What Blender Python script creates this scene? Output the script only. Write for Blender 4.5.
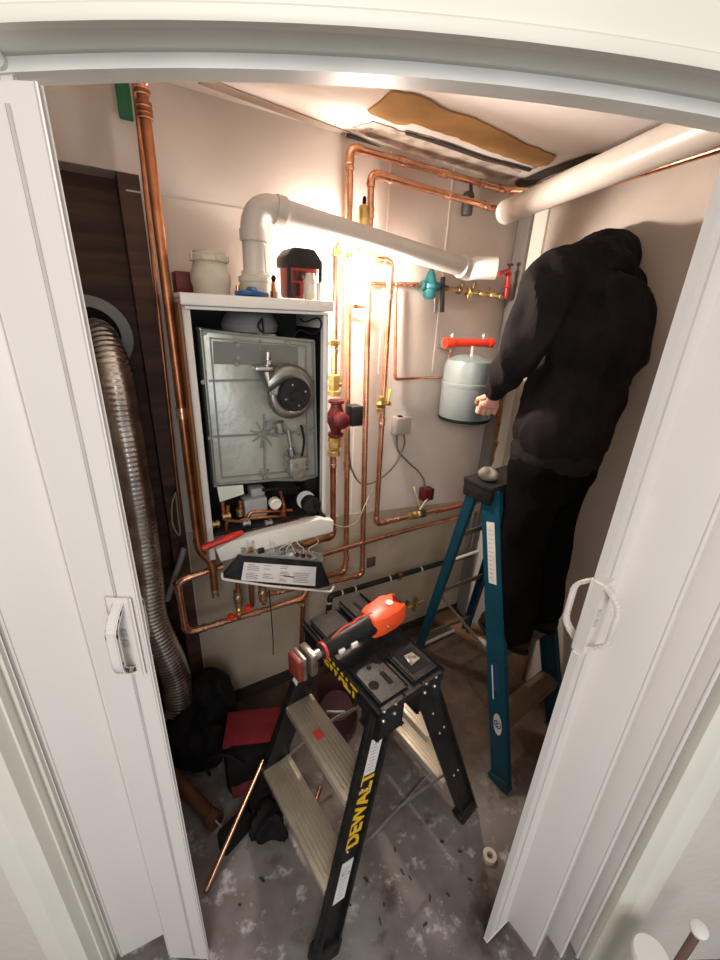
import bpy, bmesh, math, random
from mathutils import Vector as V, Matrix, noise
random.seed(7)
for o in list(bpy.data.objects): bpy.data.objects.remove(o)
SC = bpy.context.scene; COL = SC.collection
PI = math.pi
# ------------------------------------------------------------------ camera
FPX = 410.0; H = 1.79
_up = V((47.0, 1015.0, FPX)).normalized()          # world up seen from the camera
_f = V((0, 0, -1)); FWD = (_f - _up * _f.dot(_up)).normalized(); RT = FWD.cross(_up)
CAM = V((0, 0, H))
cam = bpy.data.cameras.new('camera'); camo = bpy.data.objects.new('camera', cam); COL.objects.link(camo)
cam.sensor_fit = 'VERTICAL'; cam.sensor_height = 24.0; cam.lens = FPX / 960 * 24.0; cam.clip_start = 0.02
M = Matrix((RT, FWD, _up)).to_4x4(); M.translation = CAM; camo.matrix_world = M
SC.camera = camo
# ------------------------------------------------------------------ world, lights, exposure
SC.view_settings.view_transform = 'Standard'; SC.view_settings.look = 'None'
SC.view_settings.exposure = 0.0; SC.view_settings.gamma = 1.0; SC.view_settings.use_curve_mapping = False
w = bpy.data.worlds.new('world'); SC.world = w; w.use_nodes = True
w.node_tree.nodes['Background'].inputs[0].default_value = (1.0, 0.95, 0.90, 1)
w.node_tree.nodes['Background'].inputs[1].default_value = 0.36
def area(name, loc, target, size, power, color):
    l = bpy.data.lights.new(name, 'AREA'); l.shape = 'DISK'; l.size = size; l.energy = power; l.color = color
    o = bpy.data.objects.new(name, l); COL.objects.link(o); o.location = loc
    o.rotation_euler = (V(target) - V(loc)).to_track_quat('-Z', 'Y').to_euler(); return o
area('room_ceiling_light', (-0.10, -1.25, 2.36), (0.0, 0.9, 0.7), 0.9, 31, (1.0, 0.94, 0.88))
area('room_fill_light', (0.55, -1.7, 1.25), (0.0, .7, .7), 1.3, 15, (.86, .92, 1.0))  # unseen cool soft light behind the camera, added to brighten the door bottoms
LAMP_POWER = 40
# ------------------------------------------------------------------ geometry of the place
def ray(px, py):
    v = V((px - 360, 480 - py, -FPX)); return V((v.dot(RT), v.dot(FWD), v.dot(_up)))
def P(px, py, z=0.0):
    r = ray(px, py); return CAM + r * ((z - H) / r.z)
def Yp(px, py, y):
    r = ray(px, py); return CAM + r * (y / r.y)
O = V((-.566, 1.460, 0)); AZ = math.radians(58.2)
U = V((math.sin(AZ), math.cos(AZ), 0)); N = V((math.cos(AZ), -math.sin(AZ), 0)); Z = V((0, 0, 1))
def hit(px, py, p0, n):
    r = ray(px, py); return CAM + r * ((p0 - CAM).dot(n) / r.dot(n))
def W(px, py, off=0.0): return hit(px, py, O + N * off, N)
def wl(u, off, z): return O + U * u + N * off + Z * z
CR = V((.70, 2.24, 0)); RB = math.radians(-23)
RU = V((-math.sin(RB), -math.cos(RB), 0)); RN = V((-math.cos(RB), math.sin(RB), 0))
def RW(px, py, off=0.0): return hit(px, py, CR + RN * off, RN)
def rl(u, off, z): return CR + RU * u + RN * off + Z * z
GA = math.radians(3.5); G = V((0, .625, 0)); GU = V((math.cos(GA), math.sin(GA), 0)); GN = V((math.sin(GA), -math.cos(GA), 0))
def gl(u, off, z): return G + GU * u + GN * off + Z * z
# ------------------------------------------------------------------ materials
MATS = {}
def mat(name, c, rough=.5, metal=0., c2=None, scale=8., detail=4., mix=(.4, .65), bump=0., bscale=60., emit=None, coat=0., trans=0., spec=.5):
    m = bpy.data.materials.new(name); m.use_nodes = True; nt = m.node_tree; b = nt.nodes['Principled BSDF']
    b.inputs['Base Color'].default_value = (*c, 1); b.inputs['Roughness'].default_value = rough; b.inputs['Metallic'].default_value = metal
    tc = nt.nodes.new('ShaderNodeTexCoord')
    n1 = nt.nodes.new('ShaderNodeTexNoise'); n1.inputs['Scale'].default_value = scale; n1.inputs['Detail'].default_value = detail
    nt.links.new(tc.outputs['Object'], n1.inputs['Vector'])
    cr = nt.nodes.new('ShaderNodeValToRGB'); cr.color_ramp.elements[0].position = mix[0]; cr.color_ramp.elements[1].position = mix[1]
    cr.color_ramp.elements[0].color = (*c, 1)
    cc = c2 if c2 else tuple(x * .88 for x in c)
    cr.color_ramp.elements[1].color = (*cc, 1)
    nt.links.new(n1.outputs['Fac'], cr.inputs[0]); nt.links.new(cr.outputs[0], b.inputs['Base Color'])
    if bump:
        n2 = nt.nodes.new('ShaderNodeTexNoise'); n2.inputs['Scale'].default_value = bscale
        nt.links.new(tc.outputs['Object'], n2.inputs['Vector'])
        bp = nt.nodes.new('ShaderNodeBump'); bp.inputs['Strength'].default_value = bump; bp.inputs['Distance'].default_value = .004
        nt.links.new(n2.outputs['Fac'], bp.inputs['Height']); nt.links.new(bp.outputs[0], b.inputs['Normal'])
    if emit:
        b.inputs['Emission Color'].default_value = (*emit[0], 1); b.inputs['Emission Strength'].default_value = emit[1]
    b.inputs['Specular IOR Level'].default_value = spec
    if coat: b.inputs['Coat Weight'].default_value = coat
    if trans: b.inputs['Transmission Weight'].default_value = trans
    MATS[name] = m; return m
copper = mat('copper', (.84, .44, .27), .24, .92, (.50, .21, .11), 14, 5, (.42, .72), .15, 90)
copper_old = mat('aged_copper', (.62, .26, .12), .36, .9, (.30, .11, .05), 11, 5, (.35, .65), .15, 90)
copper_f = mat('soldered_copper', (.90, .54, .38), .2, .92, (.60, .30, .17), 30, 4)
brass = mat('brass', (.70, .50, .20), .32, .9, (.42, .28, .10), 25, 4)
bolt_m = mat('dull_bolt', (.34, .34, .31), .4, .8)
steel = mat('steel', (.62, .61, .58), .3, .9, (.42, .41, .40), 20)
duct_m = mat('galvanised_foil', (.80, .78, .73), .24, .95, (.46, .44, .41), 14)
pvc = mat('white_pvc', (.58, .54, .49), .35, 0, (.52, .48, .43), 6)
pvc_w = mat('bright_white_pvc', (.80, .77, .73), .4, 0, (.72, .67, .60), 4)
pvc_cream = mat('cream_plastic', (.55, .51, .41), .45, 0, (.46, .42, .33), 12)
wall_m = mat('painted_plasterboard', (.60, .545, .49), .7, 0, (.50, .435, .375), 2.6, 6, (.35, .75), .25, 26)
ceil_m = mat('painted_ceiling', (.82, .77, .74), .75, 0, (.76, .71, .67), 3, 5, (.35, .75), .25, 30)
tan_wall = mat('worn_lower_wall', (.46, .39, .30), .75, 0, (.30, .24, .165), 3, 6, (.35, .7), .2, 30)
door_m = mat('white_vinyl', (.70, .665, .63), .38, 0, (.68, .645, .61), 3)
trim_m = mat('white_trim_paint', (.76, .74, .66), .45, 0, (.72, .70, .62), 5, 4, (.4, .7), .1, 20)
front_m = mat('cream_wall_paint', (.70, .655, .60), .6, 0, (.66, .61, .55), 5, 5, (.4, .7), .5, 35)
dark_steel = mat('dark_bracket', (.06, .05, .045), .4, .5)
blackp = mat('black_plastic', (.012, .012, .013), .38, 0, (.02, .02, .02), 20, 3, (.4, .6), .2, 120)
black_m = mat('black_matte', (.010, .009, .009), .7)
blackg = mat('black_fibreglass', (.008, .008, .009), .42, 0, (.016, .015, .014), 30)
board_m = mat('cardboard', (.42, .25, .095), .85, 0, (.30, .165, .06), 9, 5, (.35, .7), .3, 60)
crack_m = mat('dark_void', (.05, .035, .025), .9)
redp = mat('red_plastic', (.55, .020, .012), .4)
redbright = mat('bright_red_paint', (.80, .05, .02), .35)
reddark = mat('dark_red_casting', (.11, .008, .010), .45, .2)
greyg = mat('grey_green_casting', (.46, .475, .42), .36, .5, (.32, .33, .29), 9, 5, (.35, .7), .25, 60)
greyg2 = mat('grey_casting_recess', (.20, .205, .185), .45, .4)
white_en = mat('white_enamel', (.72, .70, .66), .3, 0, (.66, .64, .58), 5)
casing_int = mat('boiler_interior', (.03, .03, .03), .5)
tank_m = mat('grey_tank_enamel', (.20, .235, .235), .3, 0, (.17, .205, .205), 6)
teal = mat('teal_valve_paint', (.03, .20, .22), .4, .2)
blue_f = mat('blue_fibreglass', (.006, .062, .100), .4, 0, (.005, .045, .075), 12, 4, (.35, .7), .15, 60)
blue_p = mat('blue_plastic', (.015, .10, .28), .4)
alu = mat('aluminium_step', (.52, .46, .36), .42, .45, (.36, .29, .20), 7, 5, (.35, .75), .2, 70)
alu_dk = mat('dusty_step', (.16, .11, .075), .6, .2)
yellow = mat('yellow_ink', (.80, .48, .02), .45)
white_lab = mat('white_label', (.72, .71, .68), .5, 0, (.62, .60, .57), 12)
ink = mat('label_ink', (.12, .12, .13), .6)
red_ink = mat('red_ink', (.62, .06, .04), .5)
boxp = mat('beige_box', (.36, .32, .28), .5)
cable_m = mat('grey_cable', (.13, .105, .08), .5)
orange = mat('orange_red_plastic', (.90, .10, .025), .35)
skin_m = mat('skin', (.60, .33, .24), .5, 0, (.52, .27, .19), 20)
hood_m = mat('charcoal_cotton', (.011, .0095, .0105), .85, 0, (.017, .014, .015), 10, 5, (.35, .7), .6, 45)
cuff_m = mat('ribbed_charcoal_cotton', (.016, .014, .015), .9, 0, None, 10, 4, (.4, .6), .6, 140)
trou_m = mat('black_trousers', (.003, .003, .003), .9, 0, (.005, .0045, .0045), 10, 4, (.4, .6), .5, 40)
boot_m = mat('brown_boot', (.022, .014, .010), .7)
green = mat('green_tape', (.01, .16, .06), .5)
clearp = mat('clear_plastic', (.62, .66, .62), .15, 0, (.55, .6, .56), 8, 3, (.4, .6), 0, 60, None, 0, .75)
rust = mat('rusty_iron', (.20, .085, .04), .75, .2, (.09, .04, .02), 12, 6, (.35, .65), .4, 60)
cloth_w = mat('dusty_rag', (.20, .18, .15), .8)
grey_m = mat('grey_plastic', (.25, .26, .25), .5)
flange_m = mat('grey_flange', (.30, .33, .31), .45)
tape_m = mat('cream_tape', (.62, .58, .44), .6)
wood_s = mat('scrap_wood', (.22, .12, .06), .8, 0, (.13, .07, .035), 7, 5, (.35, .7), .3, 60)
glow = mat('lit_lens', (1, .9, .8), .5, 0, None, 5, 2, (.4, .6), 0, 60, ((1.0, .80, .62), 40))
def floor_material():
    m = bpy.data.materials.new('stained_concrete'); m.use_nodes = True; nt = m.node_tree; b = nt.nodes['Principled BSDF']
    tc = nt.nodes.new('ShaderNodeTexCoord')
    def nz(s, d, r=.6):
        n = nt.nodes.new('ShaderNodeTexNoise'); n.inputs['Scale'].default_value = s; n.inputs['Detail'].default_value = d; n.inputs['Roughness'].default_value = r
        nt.links.new(tc.outputs['Object'], n.inputs['Vector']); return n
    def ramp(n, p0, c0, p1, c1):
        r = nt.nodes.new('ShaderNodeValToRGB'); r.color_ramp.elements[0].position = p0; r.color_ramp.elements[0].color = (*c0, 1)
        r.color_ramp.elements[1].position = p1; r.color_ramp.elements[1].color = (*c1, 1); nt.links.new(n.outputs['Fac'], r.inputs[0]); return r
    a = ramp(nz(2.3, 6), .36, (.12, .10, .088), .66, (.27, .255, .245))
    s = ramp(nz(11, 9, .7), .55, (0, 0, 0), .66, (1, 1, 1))
    d = ramp(nz(5, 5), .32, (1, 1, 1), .44, (0, 0, 0))
    def mx(f, A, B):
        x = nt.nodes.new('ShaderNodeMixRGB'); nt.links.new(f.outputs[0], x.inputs[0]); nt.links.new(A.outputs[0], x.inputs[1]); x.inputs[2].default_value = (*B, 1); return x
    x = mx(s, a, (.50, .49, .49)); y = mx(d, x, (.05, .037, .028))
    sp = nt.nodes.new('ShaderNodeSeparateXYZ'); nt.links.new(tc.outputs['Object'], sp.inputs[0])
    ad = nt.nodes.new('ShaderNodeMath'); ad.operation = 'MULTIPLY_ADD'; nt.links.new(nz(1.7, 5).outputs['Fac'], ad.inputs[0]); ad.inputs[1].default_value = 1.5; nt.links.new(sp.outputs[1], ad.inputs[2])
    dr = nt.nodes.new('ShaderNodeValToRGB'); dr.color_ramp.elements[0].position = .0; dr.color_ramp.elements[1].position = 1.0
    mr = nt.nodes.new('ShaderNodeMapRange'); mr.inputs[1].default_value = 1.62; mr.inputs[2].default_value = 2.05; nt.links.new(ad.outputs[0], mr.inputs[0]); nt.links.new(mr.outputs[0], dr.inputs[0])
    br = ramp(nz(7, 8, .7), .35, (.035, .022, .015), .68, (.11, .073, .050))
    z_ = nt.nodes.new('ShaderNodeMixRGB'); nt.links.new(dr.outputs[0], z_.inputs[0]); nt.links.new(y.outputs[0], z_.inputs[1]); nt.links.new(br.outputs[0], z_.inputs[2]); y = z_  # darker brown mix takes over towards the back of the closet
    nt.links.new(y.outputs[0], b.inputs['Base Color'])
    rr = ramp(nz(4, 4), .4, (.38, .38, .38), .6, (.7, .7, .7)); nt.links.new(rr.outputs[0], b.inputs['Roughness'])
    bp = nt.nodes.new('ShaderNodeBump'); bp.inputs['Strength'].default_value = .4; bp.inputs['Distance'].default_value = .006
    nt.links.new(nz(14, 8).outputs['Fac'], bp.inputs['Height']); nt.links.new(bp.outputs[0], b.inputs['Normal']); return m
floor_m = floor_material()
def plank_material():
    m = bpy.data.materials.new('stained_planks'); m.use_nodes = True; nt = m.node_tree; b = nt.nodes['Principled BSDF']
    tc = nt.nodes.new('ShaderNodeTexCoord'); mp = nt.nodes.new('ShaderNodeMapping'); mp.inputs['Scale'].default_value = (1.2, 1.2, 14)
    nt.links.new(tc.outputs['Object'], mp.inputs[0])
    n = nt.nodes.new('ShaderNodeTexNoise'); n.inputs['Scale'].default_value = 2.2; n.inputs['Detail'].default_value = 8; nt.links.new(mp.outputs[0], n.inputs['Vector'])
    r = nt.nodes.new('ShaderNodeValToRGB'); r.color_ramp.elements[0].position = .35; r.color_ramp.elements[0].color = (.035, .014, .008, 1)
    r.color_ramp.elements[1].position = .7; r.color_ramp.elements[1].color = (.11, .046, .022, 1)
    nt.links.new(n.outputs['Fac'], r.inputs[0]); nt.links.new(r.outputs[0], b.inputs['Base Color']); b.inputs['Roughness'].default_value = .6
    bp = nt.nodes.new('ShaderNodeBump'); bp.inputs['Strength'].default_value = .3; bp.inputs['Distance'].default_value = .004
    nt.links.new(n.outputs['Fac'], bp.inputs['Height']); nt.links.new(bp.outputs[0], b.inputs['Normal']); return m
plank_m = plank_material()
for k_, v_ in (('black_plastic', .22), ('black_matte', .12), ('black_fibreglass', .25), ('charcoal_cotton', .06), ('ribbed_charcoal_cotton', .06), ('black_trousers', .04), ('boiler_interior', .15), ('blue_fibreglass', .3), ('brown_boot', .1)):
    MATS[k_].node_tree.nodes['Principled BSDF'].inputs['Specular IOR Level'].default_value = v_
# ------------------------------------------------------------------ mesh builder
def frame(z, hint=None):
    z = V(z).normalized()
    h = V(hint) if hint else (V((0, 0, 1)) if abs(z.z) < .9 else V((1, 0, 0)))
    x = h.cross(z)
    if x.length < 1e-5: x = V((0, 1, 0)).cross(z)
    x.normalize(); return x, z.cross(x), z
class MB:
    def __init__(s): s.bm = bmesh.new()
    def box(s, c, ax, size, bev=0.0):
        """ax = (x,y,z) unit axes, size = full lengths"""
        r = bmesh.ops.create_cube(s.bm, size=1); vs = r['verts']
        for v in vs: v.co = V(c) + ax[0] * (v.co.x * size[0]) + ax[1] * (v.co.y * size[1]) + ax[2] * (v.co.z * size[2])
        if bev:
            es = list({e for v in vs for e in v.link_edges})
            bmesh.ops.bevel(s.bm, geom=es, offset=min(bev, min(size) * .45), segments=2, profile=.5, affect='EDGES')
        return s
    def bar(s, p, q, w, t, hint=None, bev=0.0):
        """rectangular bar from p to q; w along hint-ish x axis, t along the other"""
        p = V(p); q = V(q); d = q - p; x = V(hint) - d.normalized() * V(hint).dot(d.normalized()) if hint else frame(d)[0]
        x.normalize(); y = d.normalized().cross(x)
        return s.box((p + q) / 2, (x, y, d.normalized()), (w, t, d.length), bev)
    def prism(s, pts, d, bev=0.0):
        """polygon pts extruded by vector d"""
        a = [s.bm.verts.new(V(p)) for p in pts]; b = [s.bm.verts.new(V(p) + V(d)) for p in pts]
        n = len(a); fs = [s.bm.faces.new(a[::-1]), s.bm.faces.new(b)]
        for i in range(n): fs.append(s.bm.faces.new((a[i], a[(i + 1) % n], b[(i + 1) % n], b[i])))
        if bev:
            es = list({e for f in fs for e in f.edges})
            bmesh.ops.bevel(s.bm, geom=es, offset=bev, segments=2, profile=.5, affect='EDGES')
        return s
    def lathe(s, prof, o, axis, seg=24, hint=None, sx=1., sy=1.):
        """prof = [(r, h)...] along axis from o; closed at the ends"""
        x, y, z = frame(axis, hint); o = V(o); rings = []
        for r, h in prof:
            if r < 1e-5: rings.append([s.bm.verts.new(o + z * h)])
            else: rings.append([s.bm.verts.new(o + z * h + x * (sx * r * math.cos(2 * PI * k / seg)) + y * (sy * r * math.sin(2 * PI * k / seg))) for k in range(seg)])
        for A, B in zip(rings, rings[1:]):
            for k in range(seg):
                j = (k + 1) % seg
                if len(A) == 1 and len(B) == 1: break
                if len(A) == 1: s.bm.faces.new((A[0], B[j], B[k]))
                elif len(B) == 1: s.bm.faces.new((A[k], A[j], B[0]))
                else: s.bm.faces.new((A[k], A[j], B[j], B[k]))
        if len(rings[0]) > 1: s.bm.faces.new(rings[0][::-1])
        if len(rings[-1]) > 1: s.bm.faces.new(rings[-1])
        return s
    def cyl(s, p, q, r, r2=None, seg=20):
        p = V(p); q = V(q); return s.lathe([(r, 0), (r if r2 is None else r2, (q - p).length)], p, q - p, seg)
    def ring(s, o, axis, r0, r1, h, seg=28):
        """flat annulus / washer of thickness h"""
        x, y, z = frame(axis); o = V(o); prof = [(r0, 0), (r1, 0), (r1, h), (r0, h)]; R = []
        for r, t in prof: R.append([s.bm.verts.new(o + z * t + x * r * math.cos(2 * PI * k / seg) + y * r * math.sin(2 * PI * k / seg)) for k in range(seg)])
        for i in range(4):
            A = R[i]; B = R[(i + 1) % 4]
            for k in range(seg): j = (k + 1) % seg; s.bm.faces.new((A[k], A[j], B[j], B[k]))
        return s
    def tube(s, pts, r, seg=14, cap=True, radii=None, hollow=0):
        pts = [V(p) for p in pts]; n = len(pts); T = []
        for i in range(n):
            a = pts[max(i - 1, 0)]; b = pts[min(i + 1, n - 1)]; T.append((b - a).normalized())
        x = frame(T[0])[0]; rings = []
        for i in range(n):
            x = x - T[i] * x.dot(T[i]); x.normalize(); y = T[i].cross(x); rr = radii[i] if radii else r
            rings.append([s.bm.verts.new(pts[i] + x * rr * math.cos(2 * PI * k / seg) + y * rr * math.sin(2 * PI * k / seg)) for k in range(seg)])
        for A, B in zip(rings, rings[1:]):
            for k in range(seg): j = (k + 1) % seg; s.bm.faces.new((A[k], A[j], B[j], B[k]))
        if cap:
            s.bm.faces.new(rings[0][::-1]); s.bm.faces.new(rings[-1])
        return s
    def sphere(s, c, r, seg=16, ax=None, rr=None):
        R = bmesh.ops.create_uvsphere(s.bm, u_segments=seg, v_segments=max(6, seg // 2), radius=1)
        ax = ax or (V((1, 0, 0)), V((0, 1, 0)), V((0, 0, 1))); rr = rr or (r, r, r)
        for v in R['verts']: v.co = V(c) + ax[0] * (v.co.x * rr[0]) + ax[1] * (v.co.y * rr[1]) + ax[2] * (v.co.z * rr[2])
        return s
    def capsule(s, p, q, r1, r2, seg=14):
        p = V(p); q = V(q); n = max(2, int((q - p).length / (min(r1, r2) * .36)) + 1)
        for i in range(n + 1): t = i / n; s.sphere(p.lerp(q, t), r1 + (r2 - r1) * t, seg)
        return s
def fillet(pts, rad, n=6):
    pts = [V(p) for p in pts]; out = [pts[0]]
    for a, b, c in zip(pts, pts[1:], pts[2:]):
        d1 = (a - b); d2 = (c - b); r = min(rad, d1.length * .48, d2.length * .48)
        p = b + d1.normalized() * r; q = b + d2.normalized() * r
        for i in range(n + 1): t = i / n; out.append(p * (1 - t) ** 2 + b * (2 * t * (1 - t)) + q * t * t)
    out.append(pts[-1]); return out
def spline(pts, n=8):
    pts = [V(p) for p in pts]; P_ = [pts[0] * 2 - pts[1]] + pts + [pts[-1] * 2 - pts[-2]]; out = []
    for i in range(1, len(P_) - 2):
        a, b, c, d = P_[i - 1:i + 3]
        for k in range(n):
            t = k / n; out.append(.5 * ((2 * b) + (c - a) * t + (2 * a - 5 * b + 4 * c - d) * t * t + (3 * b - a - 3 * c + d) * t ** 3))
    out.append(pts[-1]); return out
def finish(mb, name, m, base, smooth=True, ang=38):
    bm = mb.bm; bmesh.ops.remove_doubles(bm, verts=bm.verts, dist=1e-6); bmesh.ops.recalc_face_normals(bm, faces=bm.faces)
    for v in bm.verts: v.co -= base
    for f in bm.faces: f.smooth = smooth
    for e in bm.edges:
        if len(e.link_faces) == 2 and e.calc_face_angle(0) > math.radians(ang): e.smooth = False
    me = bpy.data.meshes.new(name); bm.to_mesh(me); bm.free(); me.materials.append(m); return me
class Thing:
    def __init__(s, name, label, cat, base, group=None):
        s.e = bpy.data.objects.new(name, None); COL.objects.link(s.e); s.base = V(base); s.e.location = s.base
        s.e['label'] = label; s.e['category'] = cat
        if group: s.e['group'] = group
    def part(s, name, mb, m, parent=None, label=None):
        o = bpy.data.objects.new(name, finish(mb, name, m, s.base)); COL.objects.link(o); o.parent = parent or s.e
        if label: o['label'] = label
        return o
def single(name, mb, m, label, cat, group=None, base=None):
    if base is None:
        vs = [v.co for v in mb.bm.verts]; base = V((sum(v.x for v in vs) / len(vs), sum(v.y for v in vs) / len(vs), min(v.z for v in vs)))
    o = bpy.data.objects.new(name, finish(mb, name, m, V(base))); COL.objects.link(o); o.location = base
    o['label'] = label; o['category'] = cat
    if group: o['group'] = group
    return o
def struct(name, mb, m, parent=None):
    o = bpy.data.objects.new(name, finish(mb, name, m, V((0, 0, 0)))); COL.objects.link(o); o['kind'] = 'structure'
    if parent: o.parent = parent
    return o
def text_mb(s, o, xd, yd, h, depth=.0006, sx=1.0):
    cu = bpy.data.curves.new('t', 'FONT'); cu.body = s; cu.size = 1; cu.extrude = .01; cu.resolution_u = 2; cu.align_x = 'CENTER'; cu.align_y = 'CENTER'
    cu.offset = .032
    ob = bpy.data.objects.new('t', cu); me = ob.to_mesh(); mb = MB(); mb.bm.from_mesh(me)
    xd = V(xd).normalized(); yd = V(yd).normalized(); zd = xd.cross(yd)
    for v in mb.bm.verts: v.co = V(o) + xd * (v.co.x * h * sx) + yd * (v.co.y * h) + zd * (v.co.z * depth / .01)
    ob.to_mesh_clear(); bpy.data.objects.remove(ob); bpy.data.curves.remove(cu); return mb
def remesh(mb, voxel, smooth=4, wob=0., wscale=6.):
    me = bpy.data.meshes.new('r'); mb.bm.to_mesh(me); mb.bm.free(); ob = bpy.data.objects.new('r', me); COL.objects.link(ob)
    m = ob.modifiers.new('r', 'REMESH'); m.mode = 'VOXEL'; m.voxel_size = voxel
    k = ob.modifiers.new('s', 'SMOOTH'); k.iterations = smooth; k.factor = .5
    ev = ob.evaluated_get(bpy.context.evaluated_depsgraph_get()); e = ev.to_mesh()
    out = MB(); out.bm.from_mesh(e); ev.to_mesh_clear(); bpy.data.objects.remove(ob)
    if wob:
        out.bm.normal_update()
        for v in out.bm.verts:
            q = V((v.co.x * wscale * 1.2, v.co.y * wscale * 1.2, v.co.z * wscale * .55 + v.co.x * 2))
            a = 1 - abs(noise.noise(q)) * 2.2; v.co += v.normal * (wob * (a - .45))
    return out
AXW = (V((1, 0, 0)), V((0, 1, 0)), Z); AXB = (U, -N, Z)

# ================================================================== SETTING
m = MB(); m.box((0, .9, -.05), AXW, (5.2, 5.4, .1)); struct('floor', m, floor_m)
CZ = 2.36
m = MB(); m.prism([V((-1.5, .66, CZ)), V((1.6, .74, CZ)), V((1.6, 2.9, CZ)), V((-1.5, 2.9, CZ))], (0, 0, .08)); ceil = struct('ceiling', m, ceil_m)
ue = (W(210, 715) - O).dot(U)                                   # left edge of the white plasterboard
uc = (CR - O).dot(U)
ZS = W(90, 166).z                                                # bottom of the boarded part above the recess
m = MB()
m.prism([wl(ue, 0, 0), wl(uc + .1, 0, 0), wl(uc + .1, 0, CZ), wl(-1.1, 0, CZ), wl(-1.1, 0, ZS), wl(ue, 0, ZS)], -N * .1)
struct('wall_back', m, wall_m)
m = MB(); ZP = (W(250, 545)).z
m = MB()
zk = CZ
for i in range(17):
    z0 = i * .15; m.box(wl(-.62, -.115, z0 + .075), AXB, (1.3, .02, .152), .0)
m.box(wl(-.62, -.135, 1.2), AXB, (1.3, .02, 2.4))
struct('wall_left_recess', m, plank_m)
m = MB(); m.box(wl(ue - .028, -.045, ZS / 2), AXB, (.056, .088, ZS)); struct('trim_1', m, plank_m)      # stud at the edge of the recess
m = MB(); a = wl(-1.0, .1, 0); b = V((-1.02, .70, 0)); m.prism([wl(-1.02, -.12, 0), wl(-1.12, -.12, 0), V((-1.12, .66, 0)), V((-1.02, .66, 0))], (0, 0, CZ)); struct('wall_left', m, wall_m)
m = MB(); m.prism([rl(-.1, 0, 0), rl(1.75, 0, 0), rl(1.75, -.1, 0), rl(-.1, -.1, 0)], (0, 0, CZ)); struct('wall_right', m, wall_m)
m = MB(); m.box(rl(.045, .012, CZ / 2), (RU, RN, Z), (.085, .024, CZ - .02), .003); struct('trim_2', m, mat('grey_corner_strip', (.21, .20, .18), .6))  # narrow dark grey strip up the right wall corner
m = MB(); m.box(rl(.13, .005, CZ / 2), (RU, RN, Z), (.08, .010, CZ - .02), .002); struct('trim_3', m, trim_m)
# tall seams between the wall sheets
m = MB()
for px, y0, y1 in ((450, 205, 262), (389, 190, 240)):
    p = W(px, y0, .001); m.box(V((p.x, p.y, 1.95)), AXB, (.007, .003, .80))
m.box(wl(.62, .001, 1.0), AXB, (.006, .003, .8))
struct('trim_4', m, mat('white_seam_filler', (.78, .75, .70), .6))
m = MB(); q0 = W(150, 182, 0); q1 = W(345, 240, 0); m.box(wl(.09, .001, q0.z - .03), AXB, (.5, .003, .004)); struct('trim_5', m, mat('seam_tape', (.56, .49, .43), .7))  # faint horizontal seam line on the wall, slightly darker than the paint
# lower wall: older tan board standing proud of nothing, a thin sheet over the plaster
m = MB(); m.prism([wl(ue + .004, .001, .03), wl(uc - .03, .001, .03), wl(uc - .03, .001, .80), wl(ue + .004, .001, .97)], N * .004); struct('wall_back_lower', m, tan_wall)
m = MB(); m.prism([wl(ue, .006, 0), wl(uc - .03, .006, 0), wl(uc - .03, .006, .05), wl(ue, .006, .07)], N * .01); struct('baseboard_back', m, mat('dark_gap_board', (.03, .02, .015), .9))
# torn ceiling board
def cp(pts, z, jag=0):
    out = []
    for i, (x, y) in enumerate(pts):
        x2, y2 = pts[(i + 1) % len(pts)]; n = 4 if jag else 1
        for k in range(n): t = k / n; out.append(P(x + (x2 - x) * t + random.uniform(-jag, jag), y + (y2 - y) * t + random.uniform(-jag, jag) * .6, z))
    return out
m = MB(); m.prism(cp([(368, 112), (392, 93), (418, 96), (440, 108), (475, 120), (505, 134), (532, 148), (556, 156), (550, 164), (535, 168), (512, 159), (486, 150), (462, 140), (440, 133), (415, 124), (398, 125), (384, 120)], CZ - .006, 1.3), (0, 0, .005)); struct('ceiling_tear', m, board_m, ceil)
m = MB(); m.prism(cp([(352, 129), (372, 122), (400, 131), (430, 137), (470, 153), (505, 166), (520, 172), (505, 184), (460, 172), (420, 156), (385, 143)], CZ - .004, 1.2), (0, 0, .003)); struct('ceiling_filler_patch', m, mat('bare_plaster', (.60, .54, .47), .85, 0, (.34, .28, .22), 16, 7, (.45, .6), .5, 50), ceil)
m = MB()
for A in ([(404, 132), (440, 142), (485, 158), (532, 170), (530, 172), (484, 161), (438, 145), (406, 135)], [(347, 134), (385, 149), (430, 165), (475, 180), (512, 188), (510, 192), (470, 184), (425, 170), (380, 153), (346, 137)], [(515, 183), (545, 170), (585, 157), (604, 152), (590, 160), (550, 176), (520, 190)]):
    m.prism(cp(A, CZ - .0085, .5), (0, 0, .002))
struct('ceiling_crack', m, crack_m, ceil)
m = MB(); m.prism(cp([(198, 84), (210, 80), (352, 134), (348, 138)], CZ - .004), (0, 0, .003)); struct('trim_6', m, mat('ceiling_edge_tape', (.40, .33, .27), .8))
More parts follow.
